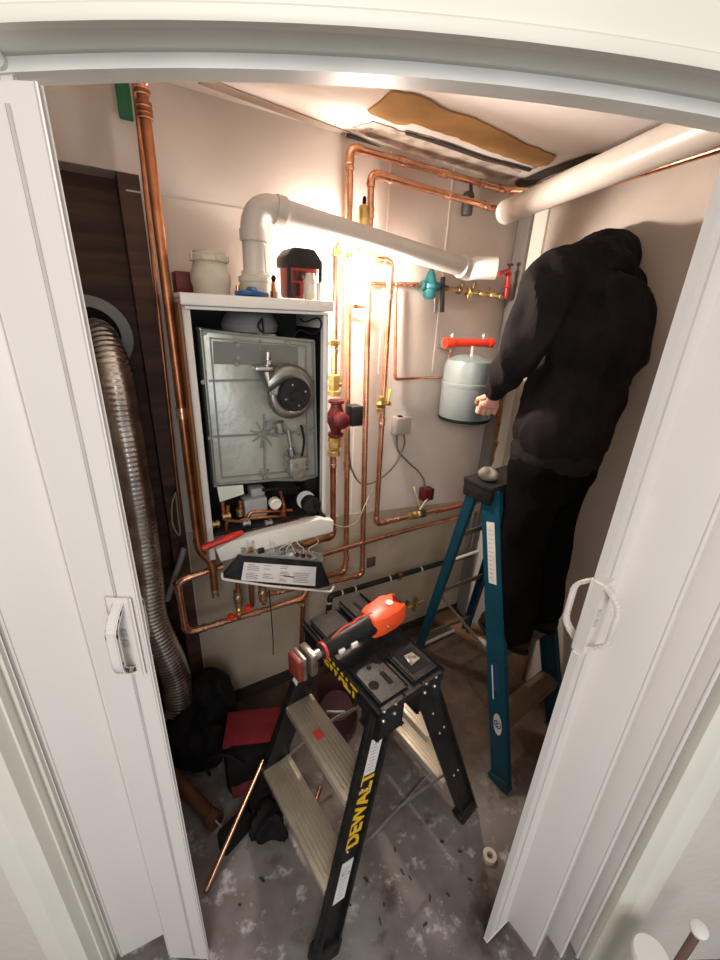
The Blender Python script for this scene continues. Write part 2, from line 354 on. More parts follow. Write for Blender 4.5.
# ------------------------------------------------------------------ opening: header, jambs, casing
def zcurve(off, pts):
    """height of the header line as a quadratic in u, fitted to where it runs"""
    S = [hit(x, y, G + GN * off, GN) for x, y in pts]; D = [((p - G).dot(GU), p.z) for p in S]
    import numpy as np
    c = np.polyfit([d[0] for d in D], [d[1] for d in D], 2); return lambda u: float(c[0] * u * u + c[1] * u + c[2])
zc = zcurve(.07, [(0, 22), (180, 21), (360, 26), (540, 43), (720, 71)])
def header(prof, name, mt, dz=0.0, top=None, x0=-1.45, x1=1.5):
    """prof: (off, dz) closed cross-section swept along the header curve; dz None = flat height top"""
    m = MB(); rings = []
    n = 48
    for i in range(n + 1):
        u = x0 + (x1 - x0) * i / n; b = zc(max(-.85, min(1.0, u)))
        rings.append([m.bm.verts.new(gl(u, o, (b + d) if d < 5 else d - 5)) for o, d in prof])
    k = len(prof)
    for A, B in zip(rings, rings[1:]):
        for i in range(k): j = (i + 1) % k; m.bm.faces.new((A[i], A[j], B[j], B[i]))
    m.bm.faces.new(rings[0][::-1]); m.bm.faces.new(rings[-1]); return struct(name, m, mt)
header([(.058, .012), (.058, 7.60), (-.02, 7.60), (-.02, .03), (-.02, .012)], 'wall_front_header', front_m)
header([(.058, .0), (.070, .0), (.072, .004), (.072, .012), (.067, .016), (.067, .055), (.063, .060), (.058, .060)], 'trim_7', trim_m)
header([(.058, .0), (.058, .012), (-.048, .012), (-.048, .0), (.012, .0), (.016, .003), (.046, .003)], 'trim_8', trim_m)
header([(.016, .0), (.016, -.0135), (-.006, -.0135), (-.006, -.006), (-.030, -.006), (-.030, .0)], 'trim_9', mat('white_track', (.82, .82, .78), .4))
header([(-.02, .0122), (-.02, 7.36), (-.048, 7.36), (-.048, .0122)], 'wall_front_inner', wall_m)
def jamb(sgn, x0, nm):
    m = MB(); y = 2.6
    zt = zc(x0) - .001
    m.prism([gl(x0 + sgn * .05, .058, 0), gl(x0 + sgn * 1.1, .058, 0), gl(x0 + sgn * 1.1, -.085, 0), gl(x0 + sgn * .05, -.085, 0)], (0, 0, zt))
    struct('wall_front_' + nm, m, front_m)
    t = None
    m = MB(); prof = [(0, .066), (sgn * .010, .070), (sgn * .045, .070), (sgn * .05, .074), (sgn * .085, .078), (sgn * .085, .058), (sgn * .05, .058), (sgn * .05, -.085), (0, -.085), (0, -.02), (-sgn * .010, -.02), (-sgn * .010, .01), (0, .01), (0, .02), (-sgn * .005, .02), (-sgn * .005, .034), (0, .034)]
    m.prism([gl(x0 + a, b, 0) for a, b in prof], (0, 0, zt)); struct('trim_10' if sgn < 0 else 'trim_11', m, trim_m)
jamb(-1, -.665, 'left'); jamb(1, .735, 'right')
# ------------------------------------------------------------------ folding doors
def fold_door(name, label, leaf, pans, hz, side, hpos, tz_):
    a, b = V((*leaf[0], 0)), V((*leaf[1], 0)); T = Thing(name, label, 'door', a.lerp(b, .5))
    d = (b - a).normalized(); nn = V((-d.y, d.x, 0))
    if nn.dot(a - V((0, 0, 0))) > 0: nn = -nn                     # towards the room
    TOP = tz_; w_ = (b - a).length
    m = MB(); m.box((a + b) / 2 + Z * (TOP / 2 + .006), (d, nn, Z), (w_, .009, TOP - .012), .003); lf = T.part('leading_panel', m, door_m)
    m = MB(); m.box(a + d * .036 + nn * .0045 + Z * (TOP / 2 + .006), (d, nn, Z), (.004, .0025, TOP - .05), .0008); T.part('moulding', m, mat('panel_line', (.52, .49, .46), .5), lf)
    m = MB(); m.box(a + d * w_ * .3 + Z * (TOP + .012), (d, nn, Z), (.012, .006, .03), .001); m.cyl(a + d * w_ * .3 + Z * (TOP + .018) - nn * .012, a + d * w_ * .3 + Z * (TOP + .018) + nn * .012, .008); T.part('hanger', m, white_en)
    prev = b
    for p in pans:
        q = V((*p, 0)); e = (q - prev); L = e.length; e.normalize(); en = V((-e.y, e.x, 0))
        m = MB(); m.box((prev + q) / 2 + Z * (TOP / 2 + .01), (e, en, Z), (L - .002, .007, TOP - .03), .003); T.part('folding_slat', m, door_m)
        m = MB(); m.cyl(q + Z * .02, q + Z * (TOP - .01), .0045, seg=10); T.part('hinge_strip', m, door_m)
        prev = q
    # handles: a rounded trapezoid loop on the room side and one on the inside
    def loop(side_n, nm, shift):
        c = a + d * hpos + Z * hz + side_n * .008
        pts = [c - Z * .075, c - Z * .068 + side_n * .012, c - Z * .045 + side_n * .036, c + Z * .045 + side_n * .036, c + Z * .068 + side_n * .012, c + Z * .075]
        m = MB(); pp = fillet(pts, .02, 4)
        for p, q in zip(pp, pp[1:]): m.bar(p, q + (q - p) * .12, .016, .008, hint=d, bev=.002)
        h = T.part(nm, m, door_m)
        m = MB(); m.box(c - side_n * .002, (d, side_n, Z), (.040, .010, .17), .004); T.part('handle_plate', m, door_m, h)
        m = MB()
        for s_ in (-1, 1): m.box(c + side_n * .003 + Z * s_ * .012, (d, side_n, Z), (.008, .006, .014), .001)
        T.part('latch', m, mat('grey_latch', (.50, .48, .46), .5), h)
    loop(nn, 'outer_handle', 0); loop(-nn, 'inner_handle', 0)
    return T
fold_door('folding_door', 'white vinyl folding door pushed open to the left side of the doorway', ((-.384, .590), (-.492, .590)), [(-.532, .632), (-.632, .582), (-.648, .630), (-.658, .585)], 1.225, -1, .030, 2.013)
fold_door('folding_door', 'white vinyl folding door pushed open to the right side of the doorway', ((.455, .652), (.532, .702)), [(.592, .622), (.648, .672), (.672, .622), (.712, .672), (.722, .622)], 1.26, 1, .016, 2.020)

# ================================================================== BOILER
B0, B1, BT, BB, BO = -.088, .352, 1.822, .99, .27
def bl(u, off, z): return wl(u, off, z)
T = Thing('boiler', 'white wall-hung gas boiler with its front cover off and works exposed', 'boiler', wl((B0 + B1) / 2, 0, BB))
m = MB(); m.box(bl((B0 + B1) / 2, .012, (BT + BB) / 2), AXB, (B1 - B0, .02, BT - BB)); T.part('back_plate', m, casing_int, label='black back plate inside the casing')
m = MB(); m.box(bl(B0 + .004, BO / 2 + .01, (BT + BB) / 2), AXB, (.008, BO - .02, BT - BB), .001)
m.box(bl(B0 + .010, BO - .004, (BT + BB) / 2), AXB, (.020, .008, BT - BB), .001); cs = T.part('side_panel', m, white_en)
m = MB(); m.box(bl(B1 - .004, BO / 2 + .01, (BT + BB) / 2), AXB, (.008, BO - .02, BT - BB), .001)
m.box(bl(B1 - .009, BO - .004, (BT + BB) / 2), AXB, (.018, .008, BT - BB), .001); T.part('side_panel', m, white_en)
m = MB(); m.box(bl((B0 + B1) / 2, BO / 2 + .012, BT - .004), AXB, (B1 - B0 + .012, BO + .02, .012), .003)
m.box(bl((B0 + B1) / 2, BO + .018, BT - .014), AXB, (B1 - B0 + .012, .010, .030), .004)
m.box(bl((B0 + B1) / 2, BO + .006, BT - .034), AXB, (B1 - B0 - .01, .008, .010), .002); T.part('top_panel', m, white_en)
m = MB(); m.box(bl(B0 + .0105, BO / 2 - .01, (BT + BB) / 2 - .03), AXB, (.003, BO - .06, BT - BB - .1)); m.box(bl(B1 - .0105, BO / 2 - .01, (BT + BB) / 2 - .03), AXB, (.003, BO - .06, BT - BB - .1)); T.part('insulation', m, black_m, label='black lining inside the casing')
# heat exchanger door
EO = .205
def e3(px, py, o=EO): return W(px, py, o)
m = MB(); m.prism([e3(199, 327), e3(241, 335), e3(243, 331), e3(276, 334), e3(278, 339), e3(313, 339), e3(316, 478), e3(300, 482), e3(270, 480), e3(214, 488)], -N * .07, .004)
hx = T.part('heat_exchanger', m, greyg)
m = MB(); m.prism([e3(213, 341, .209), e3(298, 347, .209), e3(298, 366, .209), e3(214, 364, .209)], -N * .006); T.part('recess', m, greyg2, hx)
m = MB()
rim = [e3(201, 330, .21), e3(313, 341, .21), e3(316, 476, .21), e3(215, 485, .21)]
for i in range(4): m.bar(rim[i], rim[(i + 1) % 4], .010, .008, hint=N, bev=.002)
r2 = [e3(210, 338, .21), e3(306, 346, .21), e3(308, 470, .21), e3(222, 478, .21)]
for i in range(4): m.bar(r2[i], r2[(i + 1) % 4], .005, .004, hint=N)
for c, R_ in (((264, 434), 14), ((264, 473), 6), ((304, 432), 7)):
    for k in range(8):
        an = k * PI / 4 + .2; m.bar(e3(*c, .212), e3(c[0] + R_ * math.cos(an), c[1] + R_ * math.sin(an), .209), .0026, .006, hint=N)
m.bar(e3(209, 381, .210), e3(262, 380, .210), .004, .006, hint=N); m.bar(e3(213, 437, .210), e3(310, 432, .210), .004, .006, hint=N)
m.bar(e3(264, 414, .210), e3(265, 478, .210), .004, .006, hint=N); m.bar(e3(260, 340, .208), e3(260, 350, .208), .003, .006, hint=N)
T.part('ribs', m, mat('rib_casting', (.26, .27, .24), .4, .5), hx)
for x, y in ((204, 332), (235, 340), (260, 333), (288, 343), (203, 382), (210, 438), (216, 484), (265, 478), (312, 379), (313, 430), (238, 345), (238, 358), (236, 364), (284, 364), (291, 364)):
    m = MB(); p = e3(x, y, .212); m.ring(p, N, .0042, .0072, .003, 14); m.cyl(p - N * .002, p + N * .006, .0044, seg=6); T.part('bolt', m, bolt_m, hx)
# fan and burner
fc = e3(289, 394, .245)
m = MB(); pts = []; rr = []
for i in range(30):
    an = math.radians(150 - i * 11.5); R_ = .074 - .0006 * i
    pts.append(fc + U * (R_ * math.cos(an)) * -1 * -1 + Z * (R_ * math.sin(an))); rr.append(.030 - .0004 * i)
m.tube([e3(267, 372, .235)] + [e3(268, 385, .24)] + pts[3:], .03, 16, radii=[.030, .030] + rr[3:]); fn = T.part('fan_housing', m, mat('cast_aluminium', (.30, .30, .27), .32, .8, (.2, .2, .18), 20))
m = MB(); m.lathe([(.072, -.03), (.074, 0), (.068, .008), (.058, .010)], fc, N, 32); T.part('fan_plate', m, mat('cast_aluminium_dull', (.38, .39, .35), .4, .7), fn)
for r_ in (.066, .060): m = MB(); m.ring(fc + N * .007, N, r_ - .0025, r_, .004, 32); T.part('fan_groove', m, greyg2, fn)
m = MB(); m.box(fc - Z * .052 + N * .02 + U * .01, AXB, (.035, .01, .009), .002); T.part('tag', m, white_lab, fn)
m = MB(); m.lathe([(.056, 0), (.058, .012), (.054, .022), (.020, .024), (.018, .028), (0, .028)], fc + U * .012 + N * .006, N, 28); mt_ = T.part('fan_motor', m, blackp, label='round black motor cap')
for k in range(4): an = k * PI / 2 + .3; m = MB(); m.cyl(fc + U * (.012 + .036 * math.cos(an)) + Z * .036 * math.sin(an) + N * .026, fc + U * (.012 + .036 * math.cos(an)) + Z * .036 * math.sin(an) + N * .031, .0035, seg=8); T.part('screw', m, steel, mt_)
m = MB(); m.box(e3(262, 368, .24), AXB, (.055, .05, .012), .003); m.cyl(e3(267, 369, .235), e3(268, 352, .235), .009, seg=12); m.lathe([(.014, 0), (.014, .01), (.01, .012)], e3(268, 364, .235), Z, 8); T.part('mixer_flange', m, steel)
m = MB(); m.cyl(e3(278, 422, .25), e3(280, 432, .25), .020, .016); m.cyl(e3(288, 430, .25), e3(292, 456, .25), .008, .008); m.cyl(e3(290, 448, .25), e3(291, 455, .25), .014, .014, 8); T.part('gas_pipe', m, steel)
m = MB(); gv = e3(295, 464, .25); m.box(gv, AXB, (.060, .06, .060), .004); m.box(gv - Z * .035, AXB, (.040, .05, .03), .004)
for k in range(4): m.box(gv + U * .034 + Z * (.016 - .014 * k), AXB, (.024, .035, .006), .001)
m.cyl(gv + N * .03 - U * .01, gv + N * .038 - U * .01, .010); T.part('gas_valve', m, mat('valve_casting', (.40, .39, .35), .4, .6, (.22, .21, .19), 40))
m = MB(); m.tube(spline([e3(301, 425, .26), e3(304, 440, .27), e3(302, 455, .26), e3(299, 462, .25)]), .004, 8); T.part('wire', m, black_m)
m = MB(); m.cyl(e3(306, 500, .20), e3(306, 500, .255), .040, .034, 24); pm = T.part('pump', m, mat('silver_motor', (.17, .17, .165), .45, .7)); m = MB(); m.lathe([(.036, 0), (.034, .03), (.02, .034), (0, .034)], e3(309, 503, .25), N, 24); T.part('pump_head', m, blackp, pm)
m = MB(); m.box(e3(310, 482, .16), AXB, (.09, .1, .07), .01); m.tube(spline([e3(262, 490, .22), e3(280, 489, .24), e3(300, 488, .23)]), .006); m.tube(spline([e3(313, 500, .28), e3(318, 510, .29), e3(325, 517, .30)]), .006, 10); T.part('black_hose', m, black_m)
m = MB(); m.prism([e3(217, 487, .235), e3(243, 485, .235), e3(244, 494, .235), e3(220, 502, .235)], -N * .003); T.part('card', m, mat('pale_green_card', (.62, .68, .58), .6))
m = MB(); m.box(e3(254, 505, .19), AXB, (.085, .06, .075), .008); m.box(e3(256, 490, .18), AXB, (.05, .05, .03), .004); T.part('water_trap', m, mat('pale_grey_plastic', (.30, .31, .31), .4))
m = MB(); m.lathe([(.022, 0), (.022, .02), (.014, .024), (.014, .03)], e3(274, 502, .22), N, 16); T.part('connector', m, white_en)
m = MB(); m.box(bl((B0 + B1) / 2, .13, 1.06), AXB, (B1 - B0 - .04, .20, .012), .002); T.part('bottom_plate', m, casing_int)
for pts in ([(222, 500), (224, 520), (246, 522), (250, 512), (292, 510)], [(228, 505), (226, 533), (226, 548)], [(240, 520), (262, 517), (285, 516)], [(280, 490), (284, 505), (286, 524)], [(262, 530), (290, 526)], [(240, 500), (241, 515)]):
    m = MB(); m.tube(fillet([e3(x, y, .22) for x, y in pts], .012, 4), .0075, 12); T.part('copper_tube', m, copper_old)
for x, y, mm in ((226, 516, brass), (246, 523, steel), (268, 523, steel), (286, 523, reddark), (283, 512, copper_old), (240, 512, brass), (296, 522, redp), (215, 524, brass)):
    m = MB(); m.lathe([(.009, -.014), (.013, -.013), (.013, -.004), (.010, -.003), (.010, .004), (.014, .005), (.014, .014), (.008, .015)], e3(x, y, .235), U if y > 515 else Z, 8); T.part('union', m, mm)
m = MB(); m.lathe([(.085, 0), (.09, .02), (.07, .055), (.04, .06)], e3(250, 331, .15), Z, 28); T.part('flue_hood', m, mat('grey_hood', (.14, .145, .15), .45))
m = MB(); m.tube(spline([e3(300, 318, .24), e3(305, 322, .25), e3(318, 318, .25), e3(321, 326, .25), e3(314, 334, .24), e3(300, 330, .24), e3(294, 336, .23)]), .003, 8); T.part('ignition_lead', m, black_m); m = MB(); m.tube(spline([e3(262, 318, .25), e3(258, 326, .25), e3(263, 332, .25), e3(262, 318, .25)]), .003, 8); T.part('ignition_lead', m, black_m)
# front rail and swung-down control tray
m = MB(); A = [W(221, 562, .33), W(333, 532, .33), W(334, 521, .33), W(320, 519, .33), W(232, 541, .33), W(216, 550, .33)]; m.prism(A, -N * .035, .003); T.part('front_rail', m, white_en)
F0, F1, F2, F3 = W(239, 558, .355), W(318, 565, .355), W(316, 592, .37), W(222, 580, .37)
m = MB(); m.prism([W(240, 557, .355), W(322, 563, .355), W(331, 586, .37), W(318, 589, .37), W(223, 581, .37), W(224, 576, .37)], -N * .022, .003); ct = T.part('control_tray', m, blackp)
nrm = (F1 - F0).cross(F3 - F0).normalized(); nrm = nrm if nrm.dot(N) > 0 else -nrm
L4 = [W(244, 562, .357), W(316, 567, .357), W(315, 586, .3715), W(241, 580, .3715)]
m = MB(); m.prism([p + nrm * .0005 for p in L4], nrm * .001); lb = T.part('rating_label', m, white_lab, ct)
m = MB()
def lq(s, t): return (L4[0].lerp(L4[1], s)).lerp(L4[3].lerp(L4[2], s), t) + nrm * .0019
for i in range(9):
    t = .1 + .095 * i
    for s0, s1 in ((.05, .22), (.26, .42), (.48, .62), (.67, .93)):
        if random.random() < .75: m.bar(lq(s0, t), lq(s0 + (s1 - s0) * random.uniform(.5, 1), t), .0016, .0006, hint=Z)
m.bar(lq(.53, .58), lq(.68, .62), .005, .0006, hint=Z); T.part('print', m, ink, lb)
m = MB(); m.tube(fillet([W(222, 573, .37), W(222, 579, .372), W(270, 586, .376), W(331, 592, .376), W(334, 586, .372)], .01, 4), .0045, 10); T.part('tray_bracket', m, white_en, ct, 'pale strip along the lower edge')
m = MB(); m.prism([W(241, 541, .32), W(323, 553, .32), W(323, 562, .345), W(241, 556, .345)], -N * .002); T.part('clear_cover', m, clearp, ct)
m = MB()
for k in range(10):
    x = 244 + k * 7.5 + random.uniform(-2, 2); m.tube(spline([W(x, 556, .33), W(x + random.uniform(-6, 6), 549, .345), W(x + random.uniform(-8, 8), 542, .335), W(x + random.uniform(-8, 8), 534, .30)], 5), .0018, 6)
T.part('wiring', m, mat('pale_wires', (.55, .52, .42), .5), ct)
for k in range(4): m = MB(); m.box(W(250 + k * 11, 550 + k * .6, .335), AXB, (.022, .014, .018), .003); T.part('component', m, (copper_old, blackp, boxp, greyg2)[k], ct)
for k in range(5):
    m = MB(); m.box(W(291 + k * 6, 554 + k * .8, .337), AXB, (.014, .012, .012), .001); T.part('terminal_block', m, (white_en, reddark, blackp, copper_old, greyg)[k], ct)
# panel added on the boiler side, brown reflected light put into its colour
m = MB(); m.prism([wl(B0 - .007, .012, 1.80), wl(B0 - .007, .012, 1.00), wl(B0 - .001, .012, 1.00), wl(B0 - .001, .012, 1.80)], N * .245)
single('brown_reflection_panel', m, mat('reflected_brown', (.34, .15, .055), .6, 0, (.22, .09, .03), 6, 5, (.35, .7), .2, 50), 'added panel coloured as brown reflected light between the left copper pipes and the boiler', 'board')
# drops under the boiler
def brass_valve(T, c, ax, s=1.0, mt=brass, nm='valve'):
    m = MB(); m.lathe([(.010 * s, -.034 * s), (.016 * s, -.033 * s), (.016 * s, -.020 * s), (.012 * s, -.018 * s), (.014 * s, -.010 * s), (.018 * s, -.006 * s), (.018 * s, .006 * s), (.014 * s, .010 * s), (.012 * s, .018 * s), (.016 * s, .020 * s), (.016 * s, .033 * s), (.010 * s, .034 * s)], c, ax, 8)
    return T.part(nm, m, mt)
def pipe(label, pts, r, mt=copper, corner=.03, fit=(), name='copper_pipe', cat='pipe', group=None, elbows=True):
    pts = [V(p) for p in pts]; base = min(pts, key=lambda p: p.z).copy()
    T = Thing(name, label, cat, base, group)
    m = MB(); m.tube(fillet(pts, corner, 7), r, 16); T.part('tube', m, mt)
    if elbows:
        for a, b, c in zip(pts, pts[1:], pts[2:]):
            f = fillet([a, b, c], corner * 1.05, 7)[1:-1]
            m = MB(); m.tube(f, r * 1.18, 16); d = (f[1] - f[0]).normalized(); m.cyl(f[0] - d * .010, f[0] + d * .002, r * 1.25); d = (f[-1] - f[-2]).normalized(); m.cyl(f[-1] - d * .002, f[-1] + d * .010, r * 1.25); T.part('elbow', m, mt)
    for i, t in fit:
        c = pts[i].lerp(pts[i + 1], t); d = (pts[i + 1] - pts[i]).normalized(); m = MB(); m.lathe([(r * 1.05, -.018), (r * 1.25, -.017), (r * 1.25, -.004), (r * 1.12, -.002), (r * 1.12, .002), (r * 1.25, .004), (r * 1.25, .017), (r * 1.05, .018)], c, d, 16); T.part('coupling', m, copper_f if mt in (copper, copper_old) else mt)
    return T
T = pipe('tall copper pipe running ceiling to boiler down the left wall edge', [W(140, 76, .19), W(199, 550, .19), W(212, 561, .19), W(215, 592, .18)], .0135, copper_old, .03, [(0, .015), (0, .05), (0, .62)])
for y in (92, 104, 110, 116): m = MB(); m.lathe([(.013, -.006), (.019, -.003), (.019, .003), (.013, .006)], W(140 + (y - 76) * .123, y, .19), Z, 16); T.part('solder_ring', m, copper_old)
brass_valve(T, W(215, 590, .18), Z, .9, mat('dull_brass', (.42, .34, .2), .4, .8))
pipe('thin copper pipe against the wall edge behind the tall pipe', [W(134, 84, .02), W(181, 520, .02)], .006, copper_old, elbows=False)
m = MB(); m.box(W(124, 99, .01), AXB, (.035, .012, .09), .004); single('green_tape_patch', m, green, 'strip of green tape on the wall left of the tall copper pipe', 'tape')
pipe('copper pipe loop bending round below the boiler at left', [W(223, 566, .13), W(177, 581, .13), W(186, 633, .13), W(305, 598, .13), W(306, 585, .08)], .0125, copper, .035, [(2, .12), (2, .25), (2, .55), (1, .1)])
pipe('copper pipe dropping to the floor from the right end of the loop', [W(303, 600, .10), W(300, 690, .10)], .011, copper_old, fit=[(0, .02)], elbows=False)
pipe('short copper pipe lying just above the loop below the boiler', [W(262, 596, .09), W(298, 588, .09)], .009, copper_old, fit=[(0, .5)], elbows=False)
for (x0, y0, x1, y1, lab, s) in ((237, 562, 239, 618, 'left copper drop with red handled valve below the boiler', 1), (261, 566, 264, 604, 'right copper drop with brass valve below the boiler', 1)):
    T = pipe(lab, [W(x0, y0, .14), W(x1, y1, .14)], .009, copper_old, elbows=False)
    brass_valve(T, W((x0 + x1) / 2, (y0 + y1) / 2 + 8, .14), Z, 1.1, mat('bronze', (.40, .27, .15), .4, .8)); brass_valve(T, W(x1, y1 - 8, .14), Z, .8, brass)
    if x0 == 237:
        for dx, dy in ((-8, 0), (9, -9)):
            c = W(x1 + dx, y1 - 1 + dy, .165); m = MB(); m.lathe([(.006, -.012), (.013, -.010), (.014, .004), (.010, .012), (0, .013)], c, N, 12); m.cyl(c, W(x1, y1 - 5, .14), .004, seg=8); T.part('handle', m, redbright, label='small red plastic valve knob')
pipe('straight copper pipe behind the loop, second drop below boiler', [W(250, 560, .05), W(252, 606, .05)], .011, copper_old, elbows=False)
m = MB(); m.tube(spline([W(269, 590, .16), W(271, 612, .17), W(273, 640, .17), W(273, 655, .165)]), .0022, 8); single('probe_wire', m, black_m, 'thin black wire hanging straight below the boiler', 'wire')
# red tool
T = Thing('screwdriver', 'red handled screwdriver laid across the bottom rail of the boiler', 'screwdriver', W(220, 542, .345))
a, b = W(201, 549, .345), W(243, 532, .345); d = b - a
m = MB(); m.lathe([(.004, 0), (.010, .004), (.012, .02), (.0105, .05), (.013, d.length * .6), (.011, d.length * .85), (.007, d.length)], a, d, 12); T.part('handle', m, redp)
m = MB(); m.cyl(b - d.normalized() * .004, b + d.normalized() * .03, .004, seg=10); T.part('shaft', m, black_m)

# ================================================================== things on top of the boiler
TB = BT + .003
def onb(px, off):                                                  # point on boiler top for picture column
    p = W(px, 292, off); return V((p.x, p.y, TB))
T = Thing('flue_adaptor', 'cream plastic air intake collar with ribbed cap standing on boiler', 'pipe fitting', onb(212, .17))
c = onb(212, .17); m = MB(); m.lathe([(.052, 0), (.052, .02), (.056, .03), (.056, .055), (.050, .065), (.045, .085), (.045, .095)], c, Z, 28); T.part('collar', m, pvc_cream)
m = MB(); m.lathe([(.050, .085), (.053, .088), (.053, .100), (.044, .106), (.044, .112), (0, .112)], c, Z, 28)
for k in range(8): an = k * PI / 4; m.box(c + V((math.cos(an), math.sin(an), 0)) * .052 + Z * .095, (V((math.cos(an), math.sin(an), 0)), V((-math.sin(an), math.cos(an), 0)), Z), (.008, .012, .014), .002)
T.part('cap', m, pvc_cream)
T = Thing('flue_pipe', 'long grey-white plastic flue pipe rising from boiler and running right', 'pipe', onb(255, .17))
c = onb(256, .17); e0 = W(257, 203, .17); e1 = W(466, 268, .20); tp = V((c.x, c.y, e0.z))
m = MB(); m.tube(fillet([c + Z * .06, tp, e1], .075, 12), .034, 28); T.part('tube', m, pvc)
m = MB(); m.lathe([(.048, 0), (.048, .042), (.051, .043), (.051, .056), (.040, .062), (.040, .072)], c, Z, 28); T.part('collar', m, pvc_cream)
f = fillet([c + Z * .06, tp, e1], .075, 12); el = f[1:-1]
m = MB(); m.tube(el, .0365, 28); m.lathe([(.040, 0), (.040, .030)], el[0] - Z * .025, Z, 28); dd = (e1 - tp).normalized(); m.lathe([(.040, 0), (.040, .030)], el[-1] - dd * .005, dd, 28); T.part('elbow', m, pvc)
m = MB(); m.lathe([(.036, 0), (.041, .004), (.041, .028), (.036, .032)], e1 - dd * .03, dd, 28); T.part('coupling', m, pvc)
e2 = e1 + (W(500, 268, .28) - e1).normalized() * .115
m = MB(); x_, y_, z_ = frame(e2 - e1); m.tube(spline([e1 - dd * .01, e1 + dd * .02, e1.lerp(e2, .4), e2]), .041, 28, cap=False); L_ = (e2 - e1).normalized(); m.ring(e2 - L_ * .004, L_, .034, .041, .004); m.lathe([(.034, -.05), (.034, -.049)], e2, L_, 28); T.part('open_elbow', m, pvc_w, label='bright white open end elbow')
# red/black work lamp and small bottle, red block, blue lid
T = Thing('work_lantern', 'red and black portable lantern standing on top of boiler', 'lantern', onb(300, .13)); c = onb(299, .13)
m = MB(); m.box(c + Z * .055, AXB, (.105, .09, .10), .012); T.part('body', m, mat('red_lantern_body', (.30, .02, .012), .4))
m = MB(); m.prism([c + U * a_ - N * .05 + Z * b_ for a_, b_ in ((-.06, .095), (.06, .095), (.06, .125), (.035, .152), (-.035, .152), (-.06, .125))], N * .10, .006); T.part('top_housing', m, blackp)
m = MB(); m.box(c + N * .047 + Z * .072 - U * .015, AXB, (.05, .006, .028), .003); m.box(c + N * .047 + Z * .03 - U * .03, AXB, (.03, .006, .04), .003); T.part('window', m, mat('dark_red_window', (.05, .01, .01), .2))
for s_ in (-1, 1): m = MB(); m.bar(c + U * s_ * .055 + N * .05 + Z * .004, c + U * s_ * .055 + N * .05 + Z * .12, .012, .008, hint=U, bev=.002); T.part('frame_post', m, blackp)
c = onb(310, .215); m = MB(); T = Thing('bottle', 'small cream bottle with ridged cap beside the lantern', 'bottle', c)
m.lathe([(.018, 0), (.020, .004), (.020, .045), (.019, .048)], c, Z, 20); T.part('body', m, pvc_cream); m = MB(); m.lathe([(.019, .048), (.021, .050), (.021, .056), (.016, .066), (.014, .078), (0, .080)], c, Z, 14); T.part('cap', m, pvc_cream)
m = MB(); m.cyl(onb(319, .24), onb(319, .24) + Z * .052, .008, seg=12); single('white_tube', m, pvc_cream, 'slim white tube standing right of the small bottle', 'tube')
m = MB(); c = onb(186, .10); m.box(c + Z * .03, AXB, (.062, .07, .058), .004); single('red_box', m, mat('maroon_card', (.15, .01, .012), .5), 'dark red box at left edge of the boiler top', 'box')
m = MB(); m.lathe([(.075, 0), (.078, .004), (.078, .010), (.03, .014), (.02, .024), (0, .026)], onb(252, .225) + Z * .002, Z, 28, sy=.6); single('plastic_disc', m, blue_p, 'flat blue plastic lid lying in front of the flue collar', 'disc')
T = Thing('brass_fitting', 'small copper and brass fittings clustered left of the lantern', 'pipe fitting', onb(274, .22)); c = onb(274, .22)
m = MB(); m.lathe([(.008, 0), (.012, .002), (.012, .018), (.008, .020), (.006, .04), (.004, .045)], c, Z, 8); T.part('body', m, copper_old); m = MB(); m.lathe([(.004, 0), (.008, .01), (.004, .018)], c + Z * .045, Z, 10); T.part('knob', m, black_m)
m = MB(); c = onb(238, .2); m.cyl(c, c + Z * .03, .006, seg=12); single('copper_stub', m, copper, 'short upright copper stub between the two collars', 'pipe fitting')

# ================================================================== pipework on the back wall
pipe('copper pipe from left column looping high and along the right wall', [W(346, 560, .05), W(350, 147, .05), wl((W(505, 190, .05) - O).dot(U), .05, W(505, 190, .05).z), RW(575, 194, .05), RW(760, 136, .05)], .0125, copper, .03, [(1, .28), (1, .55), (1, .82), (0, .97), (0, .3)])
pipe('copper pipe forming the lower of the two high loops', [W(325, 583, .085), W(362, 575, .085), W(371, 173, .085), W(497, 209, .085)], .0125, copper, .03, [(2, .12), (2, .56), (2, .9), (1, .93)])
T = pipe('copper pipe joining brass U bend to red pump', [W(363, 250, .11), W(336, 246, .11), W(334, 378, .11)], .0125, copper, .022, [(1, .75)])
pipe('copper pipe below the red pump running down to boiler', [W(333, 456, .11), W(333, 536, .11), W(302, 546, .15)], .0125, copper_old, .025, [(0, .08)])
pipe('copper pipe crossing behind pump column and bending to boiler', [W(347, 556, .09), W(344, 572, .10), W(322, 577, .15)], .0125, copper, .02)
pipe('copper pipe with yellow lever valve that turns right near the floor', [W(365, 258, .12), W(391, 262, .10), W(376, 524, .10), W(466, 503, .09)], .0125, copper, .028, [(2, .1), (2, .2), (1, .1), (1, .55)])
pipe('thin horizontal copper pipe feeding the teal valve', [W(352, 283, .04), W(424, 285, .04)], .008, copper, fit=[(0, .62), (0, .72), (0, .82), (0, .92)], elbows=False)
pipe('thin copper pipe dropping then turning right to the tank', [W(396, 288, .04), W(395, 379, .04), W(448, 377, .06), W(449, 352, .08)], .0065, copper, .014)
pipe('long copper pipe sloping along the wall below the pump', [W(318, 556, .12), W(405, 531, .05), W(500, 506, .05)], .0105, copper, .05, elbows=False)
T = pipe('black insulated pipe with white bands low on the wall', [W(327, 632, .08), W(330, 596, .08), W(503, 545, .04)], .014, mat('black_pipe', (.015, .014, .014), .45), .02, name='insulated_pipe', elbows=False)
a, b = W(330, 596, .08), W(503, 545, .04)
